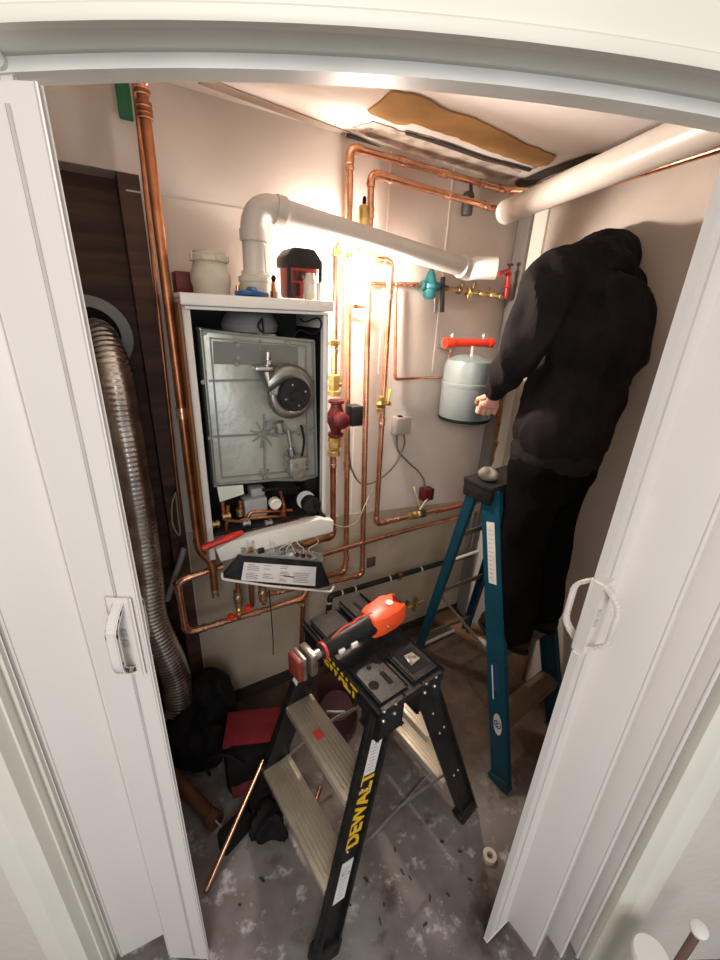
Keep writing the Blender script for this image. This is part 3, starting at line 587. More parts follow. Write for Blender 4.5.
for t in (.05, .11, .28, .45, .62): m = MB(); p = a.lerp(b, t); d = (b - a).normalized(); m.cyl(p - d * .004, p + d * .004, .0152); T.part('white_band', m, white_lab)
for y in (602, 618): m = MB(); p = W(329, y, .08); m.cyl(p - Z * .005, p + Z * .005, .0152); T.part('white_band', m, white_lab)
m = MB(); p = a.lerp(b, .33); m.cyl(p - d * .012, p + d * .012, .019, seg=8); m.cyl(p, p - Z * .025 + N * .01, .011); T.part('union', m, copper_old)
m = MB(); m.box(W(371, 562, .008), AXB, (.05, .014, .055), .002); single('brown_wall_box', m, mat('brown_plate', (.10, .055, .04), .6), 'small brown square plate on wall above the banded pipe', 'wall plate')
# brass bits
def bit(name, label, cat, parts, base, group=None):
    T = Thing(name, label, cat, base, group)
    for nm, mb, mt in parts: T.part(nm, mb, mt)
    return T
c = W(364, 212, .115); m1 = MB(); m1.lathe([(.010, -.045), (.019, -.044), (.021, -.03), (.021, .012), (.018, .018), (.010, .022)], c, Z, 20); m2 = MB(); m2.lathe([(.007, .022), (.007, .040), (.004, .046), (0, .047)], c, Z, 12)
bit('air_vent', 'brass automatic air vent above the long flue pipe', 'valve', [('body', m1, brass), ('cap', m2, black_m)], c)
m1 = MB(); m1.tube(fillet([W(338, 256, .13), W(340, 243, .13), W(353, 243, .13)], .02, 6), .015, 14); m2 = MB(); m2.lathe([(.012, -.02), (.018, -.018), (.018, .018), (.012, .02)], W(362, 250, .125), U, 8); m3 = MB(); m3.lathe([(.012, -.018), (.019, -.016), (.019, .016), (.012, .018)], W(372, 254, .125), U, 8)
bit('brass_manifold', 'pale brass bend and unions joining pipe tops below flue', 'pipe fitting', [('bend', m1, brass), ('union', m2, brass), ('union', m3, brass)], W(355, 250, .12))
m1 = MB(); m1.box(W(331, 343, .085), AXB, (.075, .012, .016), .002); m2 = MB(); m2.box(W(334, 343, .128), AXB, (.032, .01, .022), .003); bit('pipe_bracket', 'small brass bracket on the pump pipe beside the boiler', 'bracket', [('bar', m1, brass), ('clamp', m2, brass)], W(331, 343, .07))
m1 = MB(); m1.box(W(360, 307, .05), AXB, (.07, .012, .014), .002); m2 = MB(); m2.box(W(357, 302, .06), AXB, (.026, .02, .022), .003); bit('pipe_bracket', 'copper crossbar bracket between pipes under the bright lamp', 'bracket', [('bar', m1, copper), ('clamp', m2, grey_m)], W(360, 307, .04))
# circulator pump
T = Thing('circulator_pump', 'dark red cast circulator pump with black control box', 'pump', W(336, 418, .11))
c = W(336, 418, .11)
m = MB(); m.lathe([(.032, -.072), (.032, -.062), (.020, -.056), (.026, -.036), (.038, -.014), (.040, .0), (.038, .014), (.026, .036), (.020, .056), (.032, .062), (.032, .072)], c, Z, 22); T.part('casting', m, reddark)
m = MB(); m.lathe([(.030, 0), (.032, .004), (.032, .04), (.022, .048), (0, .05)], c + N * .02, N, 22); T.part('motor', m, reddark)
m = MB(); m.box(W(354, 415, .13), AXB, (.052, .06, .080), .004); T.part('control_box', m, blackp)
m = MB(); m.box(W(354, 428, .163), AXB, (.04, .002, .004)); T.part('label_strip', m, white_lab)
for y in (385, 446):
    c2 = W(334, y, .11); m = MB(); m.lathe([(.017, -.042), (.026, -.040), (.026, -.022), (.018, -.018), (.023, 0), (.018, .016), (.025, .018), (.025, .038), (.016, .042)], c2, Z, 8); v = T.part('isolation_valve', m, brass)
    m = MB(); m.lathe([(.006, 0), (.006, .022), (.009, .024), (.009, .03)], c2, U, 10); m.bar(c2 + U * .027 - Z * .008, c2 + U * .033 + Z * .03, .012, .004, hint=N, bev=.001); T.part('lever', m, brass, v)
# lever valve
T = Thing('lever_valve', 'brass ball valve with a yellow upright lever right of pump', 'valve', W(380, 404, .10)); c = W(381, 404, .10)
m = MB(); m.lathe([(.014, -.036), (.020, -.034), (.020, -.018), (.016, -.016), (.022, 0), (.016, .014), (.020, .016), (.020, .032), (.014, .034)], c, Z, 8); T.part('body', m, brass)
m = MB(); m.cyl(c, c + U * .034, .007, seg=10); m.cyl(c + U * .03, c + U * .046, .012, .010, 8); T.part('stem', m, brass)
m = MB(); m.bar(c + U * .026 + Z * .0 + N * .01, c + U * .032 + Z * .062 + N * .014, .014, .007, hint=N, bev=.003); T.part('lever', m, mat('yellow_lever', (.55, .42, .08), .45))
# valve on bottom pipe
c = W(415, 515, .095); T = Thing('flow_valve', 'brass valve with pale lever on the low right-turning pipe', 'valve', c); ax = (W(466, 503, .09) - W(376, 524, .10)).normalized()
m = MB(); m.lathe([(.014, -.04), (.020, -.038), (.020, -.02), (.016, -.016), (.022, 0), (.016, .016), (.019, .02), (.019, .036), (.014, .04)], c, ax, 8); T.part('body', m, brass)
m = MB(); m.lathe([(.019, .03), (.022, .032), (.022, .06), (.016, .062)], c, ax, 8); T.part('nut', m, dark_steel)
m = MB(); m.bar(W(420, 508, .12), W(414, 487, .125), .010, .006, hint=U, bev=.002); T.part('lever', m, mat('pale_yellow_lever', (.62, .50, .26), .5))
pipe('painted red pipe section beside the low brass valve', [W(436, 511, .092), W(478, 501, .09)], .014, mat('red_painted_pipe', (.30, .05, .03), .45), elbows=False, name='red_pipe')
c = W(425, 494, .05); T = Thing('flow_switch', 'dark red and black switch box above low brass valve', 'switch box', c)
m = MB(); m.box(c, AXB, (.046, .05, .066), .005); T.part('body', m, reddark); m = MB(); m.box(c + U * .032, AXB, (.020, .048, .062), .003); T.part('cover', m, blackp); m = MB(); m.cyl(c - Z * .02 + N * .02, W(420, 510, .09), .007, seg=10); T.part('stem', m, steel)
# junction box and cables
c = W(401, 425, .022); T = Thing('junction_box', 'beige plastic junction box on wall below teal valve', 'junction box', c)
m = MB(); m.box(c, AXB, (.088, .044, .080), .004); T.part('box', m, boxp); m = MB(); m.box(c + N * .023, AXB, (.082, .004, .074), .002); m.box(c + Z * .030 + N * .024, AXB, (.02, .004, .005)); T.part('lid', m, boxp)
m = MB(); m.box(c + Z * .0425 - U * .01, AXB, (.018, .02, .006)); T.part('cable_entry', m, black_m)
m = MB(); m.tube(spline([W(404, 435, .03), W(404, 446, .03), W(394, 466, .04), W(378, 480, .045), W(362, 484, .045), W(352, 470, .06), W(349, 448, .09), W(349, 432, .12)]), .004, 10); single('cable', m, cable_m, 'grey cable sagging from junction box left to the pump', 'cable')
m = MB(); m.tube(spline([W(397, 435, .03), W(398, 450, .03), W(408, 462, .03), W(418, 471, .035), W(424, 480, .05), W(425, 490, .055)]), .004, 10); single('cable', m, cable_m, 'grey cable from junction box down right to the red switch', 'cable')
m = MB(); m.tube(spline([W(333, 524, .14), W(345, 527, .14), W(357, 521, .13), W(365, 505, .12), W(372, 490, .05), W(385, 470, .02)]), .0022, 8); single('cable', m, mat('pale_wire', (.45, .40, .30), .5), 'thin pale wire trailing across the pipe bottoms', 'cable')
# teal valve and fittings to the right
T = Thing('pressure_valve', 'teal painted pressure reducing valve on the upper manifold', 'valve', W(430, 284, .05)); c = W(430, 286, .05)
m = MB(); m.lathe([(.018, -.05), (.026, -.04), (.030, -.012), (.036, -.008), (.036, .006), (.028, .012), (.018, .045), (.008, .062), (0, .064)], c, Z, 20); m.cyl(c - U * .042, c + U * .044, .020, seg=8); T.part('body', m, teal)
T = Thing('manifold', 'brass fittings and backflow valve running right from the teal valve', 'valve', W(470, 291, .05))
a, b = W(438, 287, .05), W(503, 297, .05); d = (b - a).normalized(); m = MB(); m.cyl(a, b, .009); T.part('tube', m, brass)
for t, s in ((.1, 1), (.3, 1.2), (.45, 1.5), (.62, 1.1), (.8, 1.0), (.94, 1.1)):
    m = MB(); m.lathe([(.010 * s, -.012), (.013 * s, -.010), (.013 * s, .010), (.010 * s, .012)], a.lerp(b, t), d, 8); T.part('nut', m, (brass, mat('dark_bronze', (.25, .17, .1), .4, .8))[int(t * 10) % 2])
for t, s in ((.33, 1), (.5, 1.3), (.72, .9)):
    p = a.lerp(b, t); m = MB(); m.lathe([(.006, 0), (.006, .02 * s), (.010, .022 * s), (.008, .03 * s), (.003, .036 * s)], p, (Z + N * .2 + U * (.3 if s < 1 else 0)).normalized(), 8); T.part('test_cock', m, mat('dark_brass', (.30, .22, .10), .4, .8))
p = a.lerp(b, .45); m = MB(); m.lathe([(.012, 0), (.014, .02), (.008, .034)], p, -Z, 10); T.part('relief_port', m, brass)
T = Thing('hanging_bracket', 'dark and silver flat metal strip hanging under the teal valve', 'bracket', W(440, 300, .07)); m = MB(); m.bar(W(443, 277, .07), W(442, 312, .07), .014, .012, hint=U, bev=.001); T.part('dark_strip', m, dark_steel); m = MB(); m.bar(W(437, 292, .07), W(436, 312, .07), .018, .006, hint=U, bev=.001); T.part('steel_strip', m, steel)
T = Thing('corner_valve', 'red painted elbow valve at the far wall corner', 'valve', W(508, 280, .06)); a, b = W(509, 271, .06), W(506, 297, .06); m = MB(); m.tube(fillet([W(498, 274, .07), a, b, W(503, 298, .05)], .01), .010, 12); m.lathe([(.010, -.01), (.016, -.008), (.016, .008), (.010, .01)], a.lerp(b, .1), Z, 8); m.lathe([(.010, -.01), (.015, -.008), (.015, .008), (.010, .01)], a.lerp(b, .55), Z, 8); T.part('body', m, redp)
m = MB(); m.lathe([(.005, 0), (.005, .02), (.014, .022), (.014, .03), (0, .031)], a, (Z + U * .1).normalized(), 10); T.part('knob', m, reddark)
# dark damper and hook near the ceiling
T = Thing('pipe_hanger', 'dark metal sleeve hanging around the lower high pipe', 'pipe hanger', W(467, 200, .06)); m = MB(); m.lathe([(.022, -.05), (.024, -.04), (.024, .02), (.018, .03), (.008, .034)], W(468, 201, .05), Z, 20); T.part('sleeve', m, mat('dark_grey_steel', (.10, .095, .085), .4, .7)); m = MB(); m.bar(W(471, 178, .05), W(471, 200, .05), .014, .006, hint=U); T.part('strap', m, dark_steel)
# expansion tank
tc_ = W(467, 392, .16); bz = W(467, 420, .16).z; tz = W(467, 358, .16).z; tr = .118
T = Thing('expansion_tank', 'grey steel expansion tank hanging under the red wall bracket', 'tank', V((tc_.x, tc_.y, bz - .02)))
hh = tz - bz; m = MB(); m.lathe([(.0, -.022), (tr * .5, -.018), (tr * .9, -.002), (tr, .016), (tr, hh * .58), (tr * 1.015, hh * .585), (tr * 1.015, hh * .63), (tr * .99, hh * .64), (tr * .98, hh * .86), (tr * .90, hh * .96), (tr * .55, hh * 1.03), (.02, hh * 1.05), (0, hh * 1.05)], V((tc_.x, tc_.y, bz)), Z, 40); T.part('shell', m, tank_m)
m = MB(); m.lathe([(tr * .99, -.003), (tr * 1.012, .0), (tr * 1.012, .010), (tr * .99, .013)], V((tc_.x, tc_.y, bz + .012)), Z, 40); T.part('base_rim', m, black_m)
m = MB(); m.cyl(V((tc_.x, tc_.y, bz - .03)), V((tc_.x, tc_.y, bz - .01)), .01); T.part('air_valve', m, dark_steel)
m = MB(); m.cyl(V((tc_.x, tc_.y, bz + hh)), V((tc_.x, tc_.y, bz + hh + .05)), .012); T.part('neck', m, steel)
T = Thing('tank_bracket', 'bright red clamp bracket with silver bolts above the tank', 'bracket', W(467, 343, .12)); a, b = W(445, 343, .10), W(492, 343, .14)
d = (b - a).normalized(); m = MB(); m.cyl(a, b, .018); m.cyl(a, a + d * .04, .024, seg=14); m.cyl(b - d * .022, b, .022); T.part('clamp', m, redbright); m = MB(); m.cyl(b, b + d * .004, .018); T.part('end_cap', m, black_m)
for t in (.14, .80): p = a.lerp(b, t); m = MB(); m.cyl(p + Z * .012, p + Z * .042, .007, seg=8); m.cyl(p - Z * .040, p - Z * .012, .006, seg=8); m.cyl(p + Z * .028, p + Z * .034, .011, seg=6); T.part('bolt', m, steel)
m = MB(); m.box(W(447, 343, .045), AXB, (.035, .09, .05), .003); T.part('wall_arm', m, steel)
# brass valve stack above the blue ladder
T = Thing('mixing_valve', 'tall brass valve stack with red knob behind the blue ladder top', 'valve', W(494, 470, .09)); a, b = W(494, 478, .09), W(498, 425, .09)
d = b - a; L_ = d.length; m = MB(); m.lathe([(.026, 0), (.028, .01), (.030, L_ * .42), (.024, L_ * .45), (.022, L_ * .62), (.026, L_ * .64), (.026, L_ * .72), (.014, L_ * .75), (.014, L_)], a, d, 20); T.part('body', m, mat('bronze_body', (.42, .26, .10), .38, .85))
m = MB(); p = a.lerp(b, .62); m.cyl(p, p + U * .06 + N * .02, .008); m.lathe([(.010, 0), (.024, .004), (.024, .014), (.010, .018)], p + U * .055 + N * .02, (U + N * .3).normalized(), 14); T.part('knob', m, reddark)
pipe('brass coloured riser pipe below the tank near the corner', [W(498, 425, .09), W(502, 380, .09)], .014, copper_old, elbows=False)
pipe('copper pipe standing under the brass valve stack', [W(494, 478, .09), V((W(494, 478, .09).x, W(494, 478, .09).y, .25))], .012, copper_old, elbows=False)

# work light behind pipes: bulb on a clip, the brightest thing in the closet
lp = W(351, 277, .075)
T = Thing('clamp_lamp', 'glowing bare work lamp clipped behind the pipes under the flue', 'lamp', lp)
m = MB(); m.sphere(lp, .026, 20, rr=(.02, .02, .034)); T.part('bulb', m, glow)
m = MB(); m.lathe([(.012, 0), (.016, .004), (.016, .03), (.010, .034)], lp + Z * .030, Z, 16); m.bar(lp + Z * .05, lp + Z * .05 - N * .07, .012, .008, hint=Z); T.part('holder', m, white_en)
l = bpy.data.lights.new('bulb_light', 'POINT'); l.energy = LAMP_POWER; l.color = (1.0, .87, .77); l.shadow_soft_size = .03
lo = bpy.data.objects.new('bulb_light', l); COL.objects.link(lo); lo.location = lp + N * .065; 

# ================================================================== big plastic pipe upper right
a, b = P(506, 212, 2.2), P(690, 134, 2.2); d = (b - a).normalized(); b = a + d * 1.0
T = Thing('vent_pipe', 'thick white plastic pipe slung below ceiling along the right side', 'pipe', a)
m = MB(); m.tube([a, b], .043, 32, cap=False); T.part('tube', m, pvc)
m = MB(); m.lathe([(.040, -.004), (.0435, -.003), (.0435, .004), (.0435, .03)], a, d, 32); T.part('end_cap', m, pvc_w)

# ================================================================== duct on the left
T = Thing('flexible_duct', 'ribbed silver foil duct curving down from the wall flange', 'duct', W(175, 735, .08))
def Q(x, y, o): return W(x, y, o)
cl = spline([Q(94, 330, -.08), Q(102, 340, -.02), Q(113, 375, .05), Q(121, 420, .07), Q(130, 470, .08), Q(140, 530, .085), Q(146, 575, .09), Q(150, 615, .10), Q(162, 645, .11), Q(175, 675, .11), Q(179, 705, .11), Q(176, 724, .11)], 40)
rad = []; LL = 0
for i, p in enumerate(cl):
    LL += (p - cl[i - 1]).length if i else 0
    rad.append(.057 - .018 * max(0, 1 - LL / .16) + .0011 * math.cos(LL * 2 * PI / .016) + .003 * noise.noise(V((LL * 9, 0, 0))))
m = MB(); m.tube(cl, .05, 32, radii=rad); T.part('hose', m, duct_m)
m = MB(); ce = cl[-1]; m.lathe([(.058, -.014), (.060, -.010), (.060, .012), (.056, .014)], ce, (cl[-1] - cl[-3]).normalized(), 32); T.part('end_collar', m, blue_p, label='blue plastic end collar')
fc_ = Q(90, 336, -.095); m = MB(); m.ring(fc_, N, .088, .122, .008, 40); T.part('wall_flange', m, flange_m); m = MB(); m.ring(fc_ + N * .002, N, .060, .087, .012, 40); m.cyl(fc_ - N * .0, fc_ + N * .003, .07, seg=32); T.part('collar', m, black_m)
# grey hose behind duct, cord loops
m = MB(); m.tube(spline([W(184, 548, .06), W(180, 562, .07), W(172, 585, .07), W(167, 600, .06)]), .011, 12); single('grey_hose', m, grey_m, 'short grey hose leaning between duct and the tall copper pipe', 'hose')
m = MB(); m.tube(spline([W(176, 492, .05), W(172, 505, .06), W(173, 525, .06), W(180, 535, .06), W(178, 515, .06), W(176, 495, .05)]), .0025, 8); single('cord_loop', m, mat('pale_cord', (.42, .38, .30), .6), 'loop of pale cord hanging left of the tall copper pipe', 'cord')

# ================================================================== FLOOR THINGS
def fl(px, py, z=0): return P(px, py, z)
# dark suction bucket / red tool bag
c = V((-.54, 1.18, 0)); ax_ = (V((.92, .38, 0)).normalized(), V((-.38, .92, 0)).normalized(), Z)
T = Thing('tool_bag', 'black and red tool bag slumped on floor under the boiler', 'tool bag', fl(262, 735))
c = fl(258, 770); c.z = 0
m = MB(); m.box(c + Z * .10, ax_, (.25, .16, .20), .03); bg = T.part('bag_body', m, black_m)
m = MB(); m.prism([P(228, 712, .21), P(282, 706, .21), P(276, 742, .20), P(222, 748, .20)], -Z * .012, .004); T.part('flap', m, mat('red_fabric', (.20, .006, .012), .8, 0, (.14, .004, .008), 20), label='red fabric flap')
m = MB(); m.prism([P(228, 765, .10), P(262, 752, .12), P(262, 792, .06), P(232, 800, .05)], V((-.02, .06, 0)), .005); T.part('pocket', m, mat('dark_red_fabric', (.10, .008, .012), .85))
m = MB(); m.tube(spline([P(210, 775, .12), P(205, 762, .20), P(225, 755, .24), P(244, 765, .20)]), .006, 8); T.part('strap', m, black_m)
m = MB(); m.tube(spline([P(212, 806, .05), P(214, 818, .05), P(221, 826, .04)]), .004, 8); T.part('buckle', m, steel)
m = MB(); m.box(fl(236, 838, .0) + Z * .045, (V((.6, .8, 0)), V((-.8, .6, 0)), Z), (.12, .05, .09), .01); single('black_case', m, black_m, 'small black case on floor by end of leaning copper pipe', 'case')
m = MB(); m.box(fl(272, 770, .0) + Z * .10 + V((.03, .02, 0)), ax_, (.07, .07, .14), .01); single('blue_tub', m, mat('blue_steel_tub', (.03, .07, .10), .4), 'dark blue tub beside the tool bag behind the ladder steps', 'tub')
for (x_, y_, rx, ry, rz, lb_) in ((196, 742, .13, .10, .14, 'black rubbish sack under the end of the foil duct'), (214, 722, .10, .08, .20, 'black rubbish sack against the wall foot behind the tool bag'), (262, 812, .075, .06, .05, 'flat black cloth bundle in front of the tool bag')):
    c_ = fl(x_, y_) + N * .05; c_.z = 0; m = MB(); m.sphere(c_ + Z * rz * .75, .1, 24, rr=(rx, ry, rz)); m.sphere(c_ + V((.03, -.02, rz * .5)), .1, 18, rr=(rx * .8, ry * .8, rz * .6)); m = remesh(m, .010, 3, .03, 12)
    for v in m.bm.verts: v.co.z = max(v.co.z, .001)
    single('black_sack' if rz > .1 else 'cloth_bundle', m, black_m, lb_, 'sack' if rz > .1 else 'cloth')
# leaning copper offcut
a, b = fl(206, 890, .010), P(258, 772, .22); b2 = a + (b - a) * 1.12
m = MB(); m.tube([a, b2], .008, 14); single('copper_offcut', m, copper, 'long bare copper pipe leaning with its open end on the floor', 'pipe')
m = MB(); m.tube([fl(309, 822, .009), fl(320, 788, .009)], .008, 14); single('copper_offcut', m, copper, 'short copper offcut lying on floor seen between the ladder steps', 'pipe')
m = MB(); a, b = fl(165, 765, .03), fl(216, 822, .03); d = (b - a).normalized(); m.tube([a - d * .05, b], .026, 18); m.lathe([(.026, -.02), (.033, -.018), (.033, .012), (.026, .014)], b - d * .01, d, 18); single('rusty_pipe', m, rust, 'thick rusty iron pipe lying on the floor beside left door', 'pipe')
# tape ring
T = fl(489, 858); m = MB(); m.ring(T + Z * .001, Z, .011, .024, .018, 32); single('tape_roll', m, tape_m, 'small cream roll of tape lying on the concrete floor', 'tape')
# dark red bowl with contents
c = fl(330, 735, .0); c = V((c.x + .02, c.y + .10, 0)); T = Thing('dark_red_bag', 'dark red open bag behind the black ladder', 'bag', c)
m = MB(); m.lathe([(.09, .001), (.12, .02), (.125, .14), (.115, .145), (.108, .13), (.10, .04), (0, .035)], c, Z, 26, sx=1.1, sy=.8); T.part('bag_body', m, mat('maroon_fabric', (.055, .014, .012), .7)); m = MB(); m.tube(spline([c + V((-.04, -.03, .06)), c + V((0, -.045, .08)), c + V((.04, -.03, .065))]), .006, 8); T.part('white_tie', m, white_lab)
# pvc offcut and wood on floor behind the blue ladder
m = MB(); m.tube([fl(478, 640, .03), fl(552, 682, .03)], .022, 20); single('plastic_offcut', m, pvc_cream, 'cream plastic pipe lying on floor behind the blue ladder', 'pipe')
m = MB(); m.prism([fl(425, 600), fl(520, 655), fl(512, 668), fl(418, 612)], Z * .035, .003); single('floor_plank', m, wood_s, 'brown plank lying on the floor behind the blue ladder', 'plank')
a, b = W(452, 560, .10), W(484, 549, .10); m = MB(); m.tube([a, b], .009, 14); single('white_conduit', m, pvc_w, 'thin white conduit on wall behind blue ladder rail', 'pipe')
a, b = fl(420, 646, .02), fl(468, 624, .02); m = MB(); m.tube([a, b], .010, 14); single('grey_conduit', m, grey_m, 'thin grey pipe lying on floor between the two ladders', 'pipe')
m = MB(); m.cyl(W(408, 608, .03), W(424, 600, .05), .008); m.cyl(W(414, 610, .05) , W(416, 598, .05), .013, seg=8); single('brass_tap', m, brass, 'small brass tap at low wall behind the orange tool', 'tap')
# thin metal rod lying on floor under the ladder
m = MB(); m.tube([fl(372, 838, .006), fl(437, 765, .03)], .004, 8); single('floor_rod', m, steel, 'thin metal rod on floor beneath right side of black ladder', 'rod')
# plywood sheet leaning at the right wall behind the person
m = MB(); m.prism([rl(.42, .006, .0), rl(.62, .006, .0), rl(.62, .006, 1.22), rl(.52, .006, 1.32), rl(.42, .006, 1.0)], RN * .02, .002); single('scrap_board', m, wood_s, 'brown scrap board standing against the right wall behind the legs', 'board')
# debris
chips = None; n_ = 0
for x, y in ((442, 842), (402, 872), (410, 878), (460, 852), (384, 905), (380, 922), (430, 898), (366, 880), (395, 850), (470, 880), (350, 905), (425, 925), (448, 895), (240, 905), (262, 880), (512, 882)):
    p = fl(x, y)
    if chips is None:
        m = MB(); m.prism([p + V((-.008, -.003, .0005)), p + V((.006, -.005, .0005)), p + V((.009, .003, .0005)), p + V((-.004, .006, .0005))], Z * .003)
        chips = single('debris_chip', m, mat('dark_chip', (.035, .03, .028), .8), 'tiny dark chip of debris on the concrete floor', 'debris', 'dark debris chips on the floor', base=p)
    else:
        o = chips.copy(); COL.objects.link(o); o.location = p; o.rotation_euler = (0, 0, random.uniform(0, 6)); o.scale = (random.uniform(.5, 1.5), random.uniform(.4, 1), 1)
# things just inside the room at lower right
c = Yp(652, 955, .50); tz2 = c.z; c.z = 0; T = Thing('paint_tub', 'white round tub with lid on floor at the right wall foot', 'tub', c)
m = MB(); m.lathe([(.034, 0), (.040, tz2 - .03), (.040, tz2 - .018)], c, Z, 30); T.part('tub', m, pvc_w); m = MB(); m.lathe([(.042, tz2 - .018), (.042, tz2 - .006), (.038, tz2), (0, tz2)], c, Z, 30); T.part('lid', m, pvc_w)
b = Yp(699, 930, .50); a = V((b.x - .05, .46, .012)); T = Thing('capped_rod', 'brown rod with white round end cap leaning at right wall', 'rod', a); m = MB(); m.tube([a, b], .009, 14); T.part('rod', m, mat('brown_handle', (.16, .09, .07), .6)); d = (b - a).normalized(); m = MB(); m.lathe([(.010, -.006), (.017, -.004), (.017, .008), (.012, .011), (0, .012)], b, (CAM - b).normalized() * 1.2 + d * .6, 20); T.part('end_cap', m, white_lab); m = MB(); m.tube([b - d * .005, V((b.x + .03, .47, .01))], .004, 8); T.part('strut', m, white_lab)

# ================================================================== BLACK STEP LADDER (two climbing sides)
SD = V((.79, .61, 0)).normalized(); AD = V((-.61, .79, 0)).normalized()         # spread, across
FT = [V((-.045, .605, 0)), V((-.045, .605, 0)) + AD * .47, V((.475, 1.01, 0)) + AD * .47, V((.475, 1.01, 0))]   # near-front, far-front, far-rear, near-rear
CT = V((.052, .990, 0)); TZ = .84
TPp = [CT - SD * .075 - AD * .160, CT - SD * .075 + AD * .160, CT + SD * .075 + AD * .160, CT + SD * .075 - AD * .160]
TPp = [p + Z * (TZ - .03) for p in TPp]
T = Thing('step_ladder', 'black and yellow double sided step ladder standing in the doorway', 'ladder', CT)
rails = []
for k in range(4):
    m = MB(); m.bar(FT[k] + Z * .02, TPp[k], .080, .020, hint=SD, bev=.002)
    for s_ in (-1, 1): m.bar(FT[k] + Z * .02 + SD * s_ * .037 + AD * (-.007 if k in (0, 3) else .006), TPp[k] + SD * s_ * .037 + AD * (-.007 if k in (0, 3) else .006), .006, .03, hint=SD, bev=.001)
    r = T.part('rail', m, blackg); rails.append(r)
    m = MB(); d = (TPp[k] - FT[k]).normalized(); m.bar(FT[k] + Z * .002, FT[k] + d * .06, .092, .045, hint=SD, bev=.006); T.part('foot', m, blackp, r)
def step(T, ra, rb, z, w, mt, dirn, sgn):
    """tread between rails ra=(foot, top) and rb at height z"""
    def at(r): t = (z - r[0].z) / (r[1].z - r[0].z); return r[0].lerp(r[1], t)
    a, b = at(ra), at(rb); d = (b - a).normalized()
    m = MB(); m.bar(a + d * .008, b - d * .008, w, .006, hint=dirn, bev=.002)
    m.bar(a + d * .008 + dirn * w / 2 - Z * .016, b - d * .008 + dirn * w / 2 - Z * .016, .005, .036, hint=dirn, bev=.001)
    m.bar(a + d * .008 - dirn * w / 2 - Z * .012, b - d * .008 - dirn * w / 2 - Z * .012, .005, .028, hint=dirn, bev=.001)
    for k in range(7): o_ = dirn * (w * (-.38 + .127 * k)) + Z * .0035; m.bar(a + d * .03 + o_, b - d * .03 + o_, .004, .002, hint=dirn)
    o = T.part('tread', m, mt)
    return o, a, b
nf, ff, fr, nr = [(FT[k], TPp[k]) for k in range(4)]
s1, a1, b1 = step(T, nf, ff, .535, .095, alu, SD, 1); s0, a0, b0 = step(T, nf, ff, .255, .10, alu, SD, 1)
q1, c1, d1 = step(T, nr, fr, .535, .095, alu, SD, -1); q0, c0, d0 = step(T, nr, fr, .255, .10, alu, SD, -1)
p = b1.lerp(a1, .42) + Z * .006 - SD * .01; m = MB(); m.box(p, (AD, SD, Z), (.035, .026, .001)); st = T.part('sticker', m, red_ink, s1, 'small red warning sticker'); 
p = c1.lerp(d1, .45) - SD * -.043 - Z * .012; m = MB(); m.box(p, (AD, SD, Z), (.03, .002, .018)); T.part('sticker', m, red_ink, q1, 'small red warning sticker')
# top cap: moulded tray with holes, slots and upturned ends
m = MB(); AXC = (AD, SD, Z)
m.box(CT + Z * (TZ - .012), AXC, (.388, .236, .022), .009)
for s_ in (-1, 1):
    for q_ in (-1, 1): m.box(CT + AD * s_ * .160 + SD * q_ * .074 + Z * (TZ - .057), AXC, (.062, .082, .105), .010)
m.box(CT + SD * .105 + Z * (TZ - .035), AXC, (.30, .014, .05), .004); m.box(CT - SD * .105 + Z * (TZ - .040), AXC, (.30, .014, .062), .004)
m.box(CT + AD * .14 + SD * .062 + Z * (TZ + .010), AXC, (.085, .085, .026), .010); m.box(CT + AD * .13 - SD * .050 + Z * (TZ + .003), AXC, (.095, .10, .012), .006)
m.box(CT - AD * .125 + SD * .062 + Z * (TZ + .003), AXC, (.11, .095, .012), .006); m.box(CT - AD * .115 - SD * .058 + Z * (TZ + .002), AXC, (.13, .095, .010), .005)
cap_ = T.part('top_cap', m, blackp)
deep = mat('deep_black', (.002, .002, .002), .9)
for a_, s_, r_ in ((-.130, -.085, .0150), (-.075, -.060, .008), (-.02, .04, .008)): m = MB(); m.cyl(CT + AD * a_ + SD * s_ + Z * (TZ - .002), CT + AD * a_ + SD * s_ + Z * (TZ + .0078), r_); T.part('hole', m, deep, cap_)
for a_, s_, h_, sz in ((-.130, -.040, .0070, (.045, .016, .0022)), (.14, .062, .023, (.055, .014, .002)), (-.125, .062, .0085, (.08, .07, .0022))): m = MB(); m.box(CT + AD * a_ + SD * s_ + Z * (TZ + h_), AXC, sz); T.part('slot', m, deep, cap_)
for a_, s_ in ((-.1775, -.098), (-.1775, -.058), (-.1775, .058), (-.1775, .098)):
    for dz in (-.02, -.055): m = MB(); m.sphere(CT + AD * (a_ - .0145) + SD * s_ + Z * (TZ + dz), .0065, 12); T.part('rivet', m, steel, cap_)
pl = CT - SD * .1205 + Z * (TZ - .035); m = MB(); m.box(pl, AXC, (.21, .003, .056), .0008); yb = T.part('badge', m, mat('black_badge', (.012, .012, .012), .4), cap_)
T.part('lettering', text_mb('DEWALT', pl - SD * .0022, -AD, Z, .056, .0006, .92), yellow, yb)
